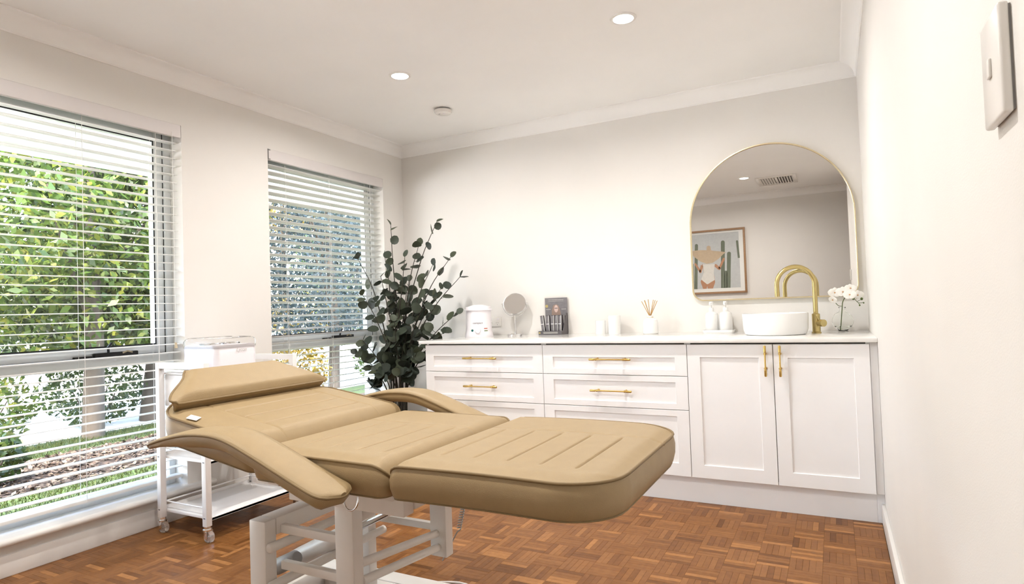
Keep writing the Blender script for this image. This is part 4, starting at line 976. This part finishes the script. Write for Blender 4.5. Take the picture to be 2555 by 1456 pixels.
PR('gold_seal', [(-dx+0.006+0.007*math.cos(i*PI/6)+0.003, -0.0622, 0.014+0.007*math.sin(i*PI/6)) for i in range(12)], (0, -0.0004, 0), flat('print_gold', (0, 0, 0)), t, 0)
for z in (0.016, 0.009): PR('printed_line', [(-0.05, -0.0621, z), (0.06, -0.0621, z), (0.06, -0.0621, z+0.003), (-0.05, -0.0621, z+0.003)], (0, -0.0003, 0), 'paleink', t, 0)
labs = ['leaning slim dark carton at the gold seal end of the front row', 'slim dark carton second from the gold seal in the front row', 'slim dark carton in the middle of the front row of cartons', 'slim dark carton second from the candles in the front row', 'slim dark carton at the candle end of the front row']
for k, x in enumerate((-0.062, -0.026, 0.008, 0.036, 0.064)):
    b_ = thing('product_carton', labs[k], 'carton', (1.352+x, -0.095 if k < 4 else -0.10, HC+0.0065), 0, 'cartons in the display stand'); b_.rotation_euler = (0, (-0.10, -0.03, 0.0, 0.0, 0.02)[k], 0)
    B('carton_body', (-0.012, -0.011, 0.0012), (0.011, 0.011, 0.128), 'darkcard', b_, 0.0006)
    B('carton_label', (-0.010, -0.0116, 0.072), (0.006, -0.0108, 0.124), 'greyfoil', b_)
    B('carton_label', (-0.010, -0.0116, 0.020), (0.006, -0.0108, 0.066), 'greyfoil', b_)
    B('carton_edge', (0.0078, -0.0118, 0.002), (0.0112, -0.0105, 0.127), 'paper', b_)
    B('carton_band', (-0.011, -0.0119, 0.066), (0.008, -0.0106, 0.070), 'paper', b_)
for k in range(3):
    b_ = thing('product_carton', ['slim dark carton directly behind the front row of cartons', 'slim dark carton midway between front row and header card', 'slim dark carton standing against the header card'][k], 'carton', (1.352+0.074, -0.066+0.030*k, HC+0.0065), 0, 'cartons behind the front row')
    B('carton_body', (-0.009, -0.011, 0.0005), (0.0095, 0.011, 0.130), 'darkcard', b_, 0.0006)
    B('carton_edge', (0.0093, -0.0112, 0.002), (0.0100, -0.006, 0.129), 'paper', b_)

# candles, diffuser, soap
def candle(x, y, r, h, lab):
    t = thing('jar_candle', lab, 'candle', (x, y, HC), 0, 'white jar candles')
    LT('jar', [(0, 0), (r*0.97, 0), (r, 0.004), (r, h), (r-0.003, h), (r-0.003, 0.008), (0, 0.008)], 'ceramic', t, 36)
    LT('wax', [(0, h*0.8), (r-0.0035, h*0.8), (r-0.0035, 0.0085), (0, 0.0085)], 'candle', t, 30)
    T('wick', [(0, 0, h*0.8), (0.001, 0, h*0.8+0.012)], 0.001, 'ink', t, 6)
candle(1.712, -0.10, 0.034, 0.09, 'shorter white jar candle'); candle(1.806, -0.09, 0.041, 0.122, 'taller white jar candle beside the reed diffuser')
t = thing('reed_diffuser', 'white ceramic reed diffuser with rattan sticks', 'diffuser', (2.058, -0.12, HC))
LT('bottle', [(0, 0), (0.046, 0), (0.049, 0.004), (0.049, 0.07), (0.044, 0.088), (0.028, 0.098), (0.019, 0.102), (0.019, 0.116), (0.013, 0.116), (0.013, 0.09), (0, 0.09)], 'ceramic', t, 36)
T('collar', [(0.0195*math.cos(a), 0.0195*math.sin(a), 0.105) for a in [k*2*PI/24 for k in range(24)]], 0.002, 'gold', t, 6, True)
for k, (ax_, ay_) in enumerate(((-0.052, 0.0), (-0.034, 0.012), (-0.030, -0.012), (-0.014, 0.02), (0.028, -0.01), (0.034, 0.012), (0.050, 0.0))):
    T('reed', [(-ax_*0.12, -ay_*0.12, 0.093), (ax_, ay_, 0.225-abs(ax_)*0.3)], 0.0022, 'reed', t, 6)
tray = loft('soap_tray', [(rbox(0.089, 0.045, 0.012), 0), (rbox(0.091, 0.047, 0.013), 0.004), (rbox(0.091, 0.047, 0.013), 0.017), (rbox(0.087, 0.043, 0.011), 0.017), (rbox(0.086, 0.042, 0.010), 0.008)], 'ceramic', None)
tray.location = (2.478, -0.095, HC); tag(tray, 'small white tray holding two pump bottles', 'tray')
for k, (x, lab) in enumerate(((2.437, 'white pump bottle on the tray nearer the reed diffuser'), (2.521, 'white pump bottle on the tray nearer the basin'))):
    t = thing('pump_bottle', lab, 'bottle', (x, -0.095, HC+0.0085), 0, 'pump bottles on the tray')
    LT('bottle', [(0, 0), (0.036, 0), (0.038, 0.003), (0.038, 0.098), (0.034, 0.112), (0.020, 0.121), (0.014, 0.124), (0, 0.124)], 'ceramic', t, 36)
    LT('pump_collar', [(0, 0.124), (0.0155, 0.124), (0.0155, 0.145), (0.011, 0.148), (0, 0.148)], 'ceramic', t, 24)
    bm = bmesh.new(); tube(bm, [(0, 0, 0.146), (0, 0, 0.165)], 0.005, 12); tube(bm, [(0, 0, 0.163), (0, 0, 0.184)], 0.0125, 16); tube(bm, [(0.0, 0, 0.177), (0.0, -0.035, 0.172)], 0.0045, 10); finish('pump_head', bm, 'ceramic', t)
    link('lettering', wrap(text_mesh(('wash', 'lotion')[k], 0.010), 0.0383, 0.078, -1.1), 'paleink', t, 0) if False else None
# basin, tap
t = thing('vessel_basin', 'round white ceramic vessel basin on the benchtop', 'basin', (2.822, -0.385, HC))
LT('bowl', [(0, 0), (0.148, 0), (0.156, 0.004), (0.165, 0.03), (0.1685, 0.114), (0.1665, 0.117), (0.1615, 0.117), (0.1595, 0.112), (0.155, 0.04), (0.14, 0.022), (0.03, 0.014), (0, 0.014)], 'ceramic', t, 64)
LT('drain', [(0, 0.020), (0.018, 0.019), (0.022, 0.0165), (0.022, 0.0145), (0, 0.0145)], 'tapgold', t, 24)
t = thing('basin_tap', 'brushed brass gooseneck mixer tap beside the basin', 'tap', (3.022, -0.262, HC))
LT('body', [(0, 0), (0.0245, 0), (0.0245, 0.005), (0.0205, 0.007), (0.0205, 0.105), (0.0135, 0.108), (0, 0.108)], 'tapgold', t, 32)
dv = Vector((-0.955, -0.30, 0)).normalized(); Rr = 0.098
sp = [Vector((0, 0, 0.10)), Vector((0, 0, 0.20))]+[dv*(Rr-Rr*math.cos(a))+Vector((0, 0, 0.272+Rr*math.sin(a))) for a in [k*PI/20 for k in range(21)]]+[dv*2*Rr+Vector((0, 0, 0.235))]
sp.append(dv*2*Rr+Vector((0, 0, 0.21)))
T('spout', sp, 0.0125, 'tapgold', t, 18)
T('aerator', [dv*2*Rr+Vector((0, 0, 0.235)), dv*2*Rr+Vector((0, 0, 0.206))], 0.0132, 'tapgold', t, 18)
hd_ = Vector((0.62, -0.78, 0)); T('lever', [Vector((0, 0, 0.055)), hd_*0.040+Vector((0, 0, 0.055)), hd_*0.041+Vector((0, 0, 0.055)), hd_*0.062+Vector((0, 0, 0.055))], [0.014, 0.014, 0.0195, 0.0195], 'tapgold', t, 24)
T('lever_pin', [hd_*0.03+Vector((0, 0, 0.06)), hd_*0.02+Vector((-0.02, 0, 0.115))], 0.003, 'tapgold', t, 8)

# orchid vase
VC = Vector((3.152, -0.17, HC))
t = thing('bud_vase', 'round clear glass vase on the benchtop', 'vase', VC)
ro, zc = 0.054, 0.060
outer = [(0, 0), (0.026, 0)]+[(ro*math.cos(a), zc+ro*math.sin(a)) for a in [math.radians(-62+k*7) for k in range(20)]]+[(0.0145, 0.119), (0.0135, 0.128), (0.019, 0.137)]
inner = [(0.0175, 0.137), (0.0118, 0.128), (0.0128, 0.117)]+[((ro-0.002)*math.cos(a), zc+(ro-0.002)*math.sin(a)) for a in [math.radians(71-k*7) for k in range(19)]]+[(0.020, 0.006), (0, 0.006)]
LT('glass', outer+inner, 'vase', t, 40, smooth=60)
WA = [(0, 0.0066), (0.0195, 0.0066)]+[((ro-0.0026)*math.cos(a), zc+(ro-0.0026)*math.sin(a)) for a in [math.radians(-56+k*5) for k in range(6)]]
zt_ = WA[-1][1]; LT('water', WA+[(0, zt_)], 'water', t, 40)
s = thing('orchid_stem', 'artificial white orchid spray standing in the glass vase', 'orchid', VC+Vector((-0.012, -0.01, 0.012)))
def P3(px, py, yy): return at_y(yy, px, py)-s.location
T('stalk', polyline([(0, 0, 0), (0.006, 0.0, 0.06), (0.013, 0.004, 0.125), P3(2103, 752, -0.175), P3(2112, 735, -0.17)], 5), 0.0023, 'bud', s, 7)
T('side_stalk', polyline([(0.013, 0.004, 0.13), P3(2092, 762, -0.18), P3(2082, 752, -0.19)], 4), 0.0018, 'bud', s, 6)
T('bud_stalk', polyline([P3(2112, 737, -0.17), P3(2132, 746, -0.175), P3(2142, 755, -0.18), P3(2155, 754, -0.18)], 4), 0.0016, 'bud', s, 6)
T('bud_stalk', [P3(2142, 755, -0.18), P3(2145, 761, -0.18)], 0.0014, 'bud', s, 6)
T('bud_stalk', [P3(2138, 752, -0.178), P3(2150, 746, -0.18)], 0.0014, 'bud', s, 6)
for (x, y, r) in ((2129, 744, 0.0075), (2150, 745, 0.007), (2155, 755, 0.004), (2145, 761, 0.0045)):
    c = P3(x, y, -0.18); LT('bud', [(0, -r*1.2), (r*0.7, -r*0.8), (r, 0), (r*0.7, r*0.8), (0, r*1.2)], 'bud', s, 12, c, smooth=80)
def blossom(c, face_dir, size):
    f = Vector(face_dir).normalized(); a = Vector((0, 0, 1)); x = a.cross(f).normalized(); y = f.cross(x)
    def petal(ang, L_, w, lift):
        d = x*math.cos(ang)+y*math.sin(ang); e = -x*math.sin(ang)+y*math.cos(ang); bm = bmesh.new(); rows = []
        for i in range(7):
            u = i/6; ww = w*math.sin(PI*min(1, 0.12+u*0.86))**0.7
            rows.append([bm.verts.new(c+d*(u*L_)+e*(v*ww)+f*(lift*math.sin(u*PI*0.9)*L_-0.18*v*v*ww)) for v in (-1, -0.5, 0, 0.5, 1)])
        for p, q in zip(rows[:-1], rows[1:]):
            for j in range(4): bm.faces.new((p[j], p[j+1], q[j+1], q[j]))
        finish('petal', bm, 'petal', fl, 70)
    fl = LT('blossom_core', [(0, -0.004), (0.004, -0.002), (0.005, 0.002), (0, 0.006)], 'lip', s, 10, c, smooth=80)
    for k, (an, L_, w) in enumerate(((0.15, 1, 0.62), (PI-0.15, 1, 0.62), (PI/2, 0.85, 0.42), (PI*1.27, 0.8, 0.38), (PI*1.73, 0.8, 0.38))): petal(an, size*L_, size*w, 0.12)
for (x, y, yy, fd, sz) in ((2083, 730, -0.19, (-0.1, -1, 0.2), 0.036), (2103, 728, -0.20, (0.1, -1, 0.3), 0.037), (2122, 719, -0.165, (0.2, -1, 0.5), 0.033), (2140, 736, -0.17, (0.35, -1, 0.0), 0.034), (2120, 735, -0.21, (0.0, -1, 0.1), 0.034), (2078, 748, -0.20, (-0.6, -0.7, -0.3), 0.028)):
    blossom(P3(x, y, yy), fd, sz)
bpy.context.view_layer.update()
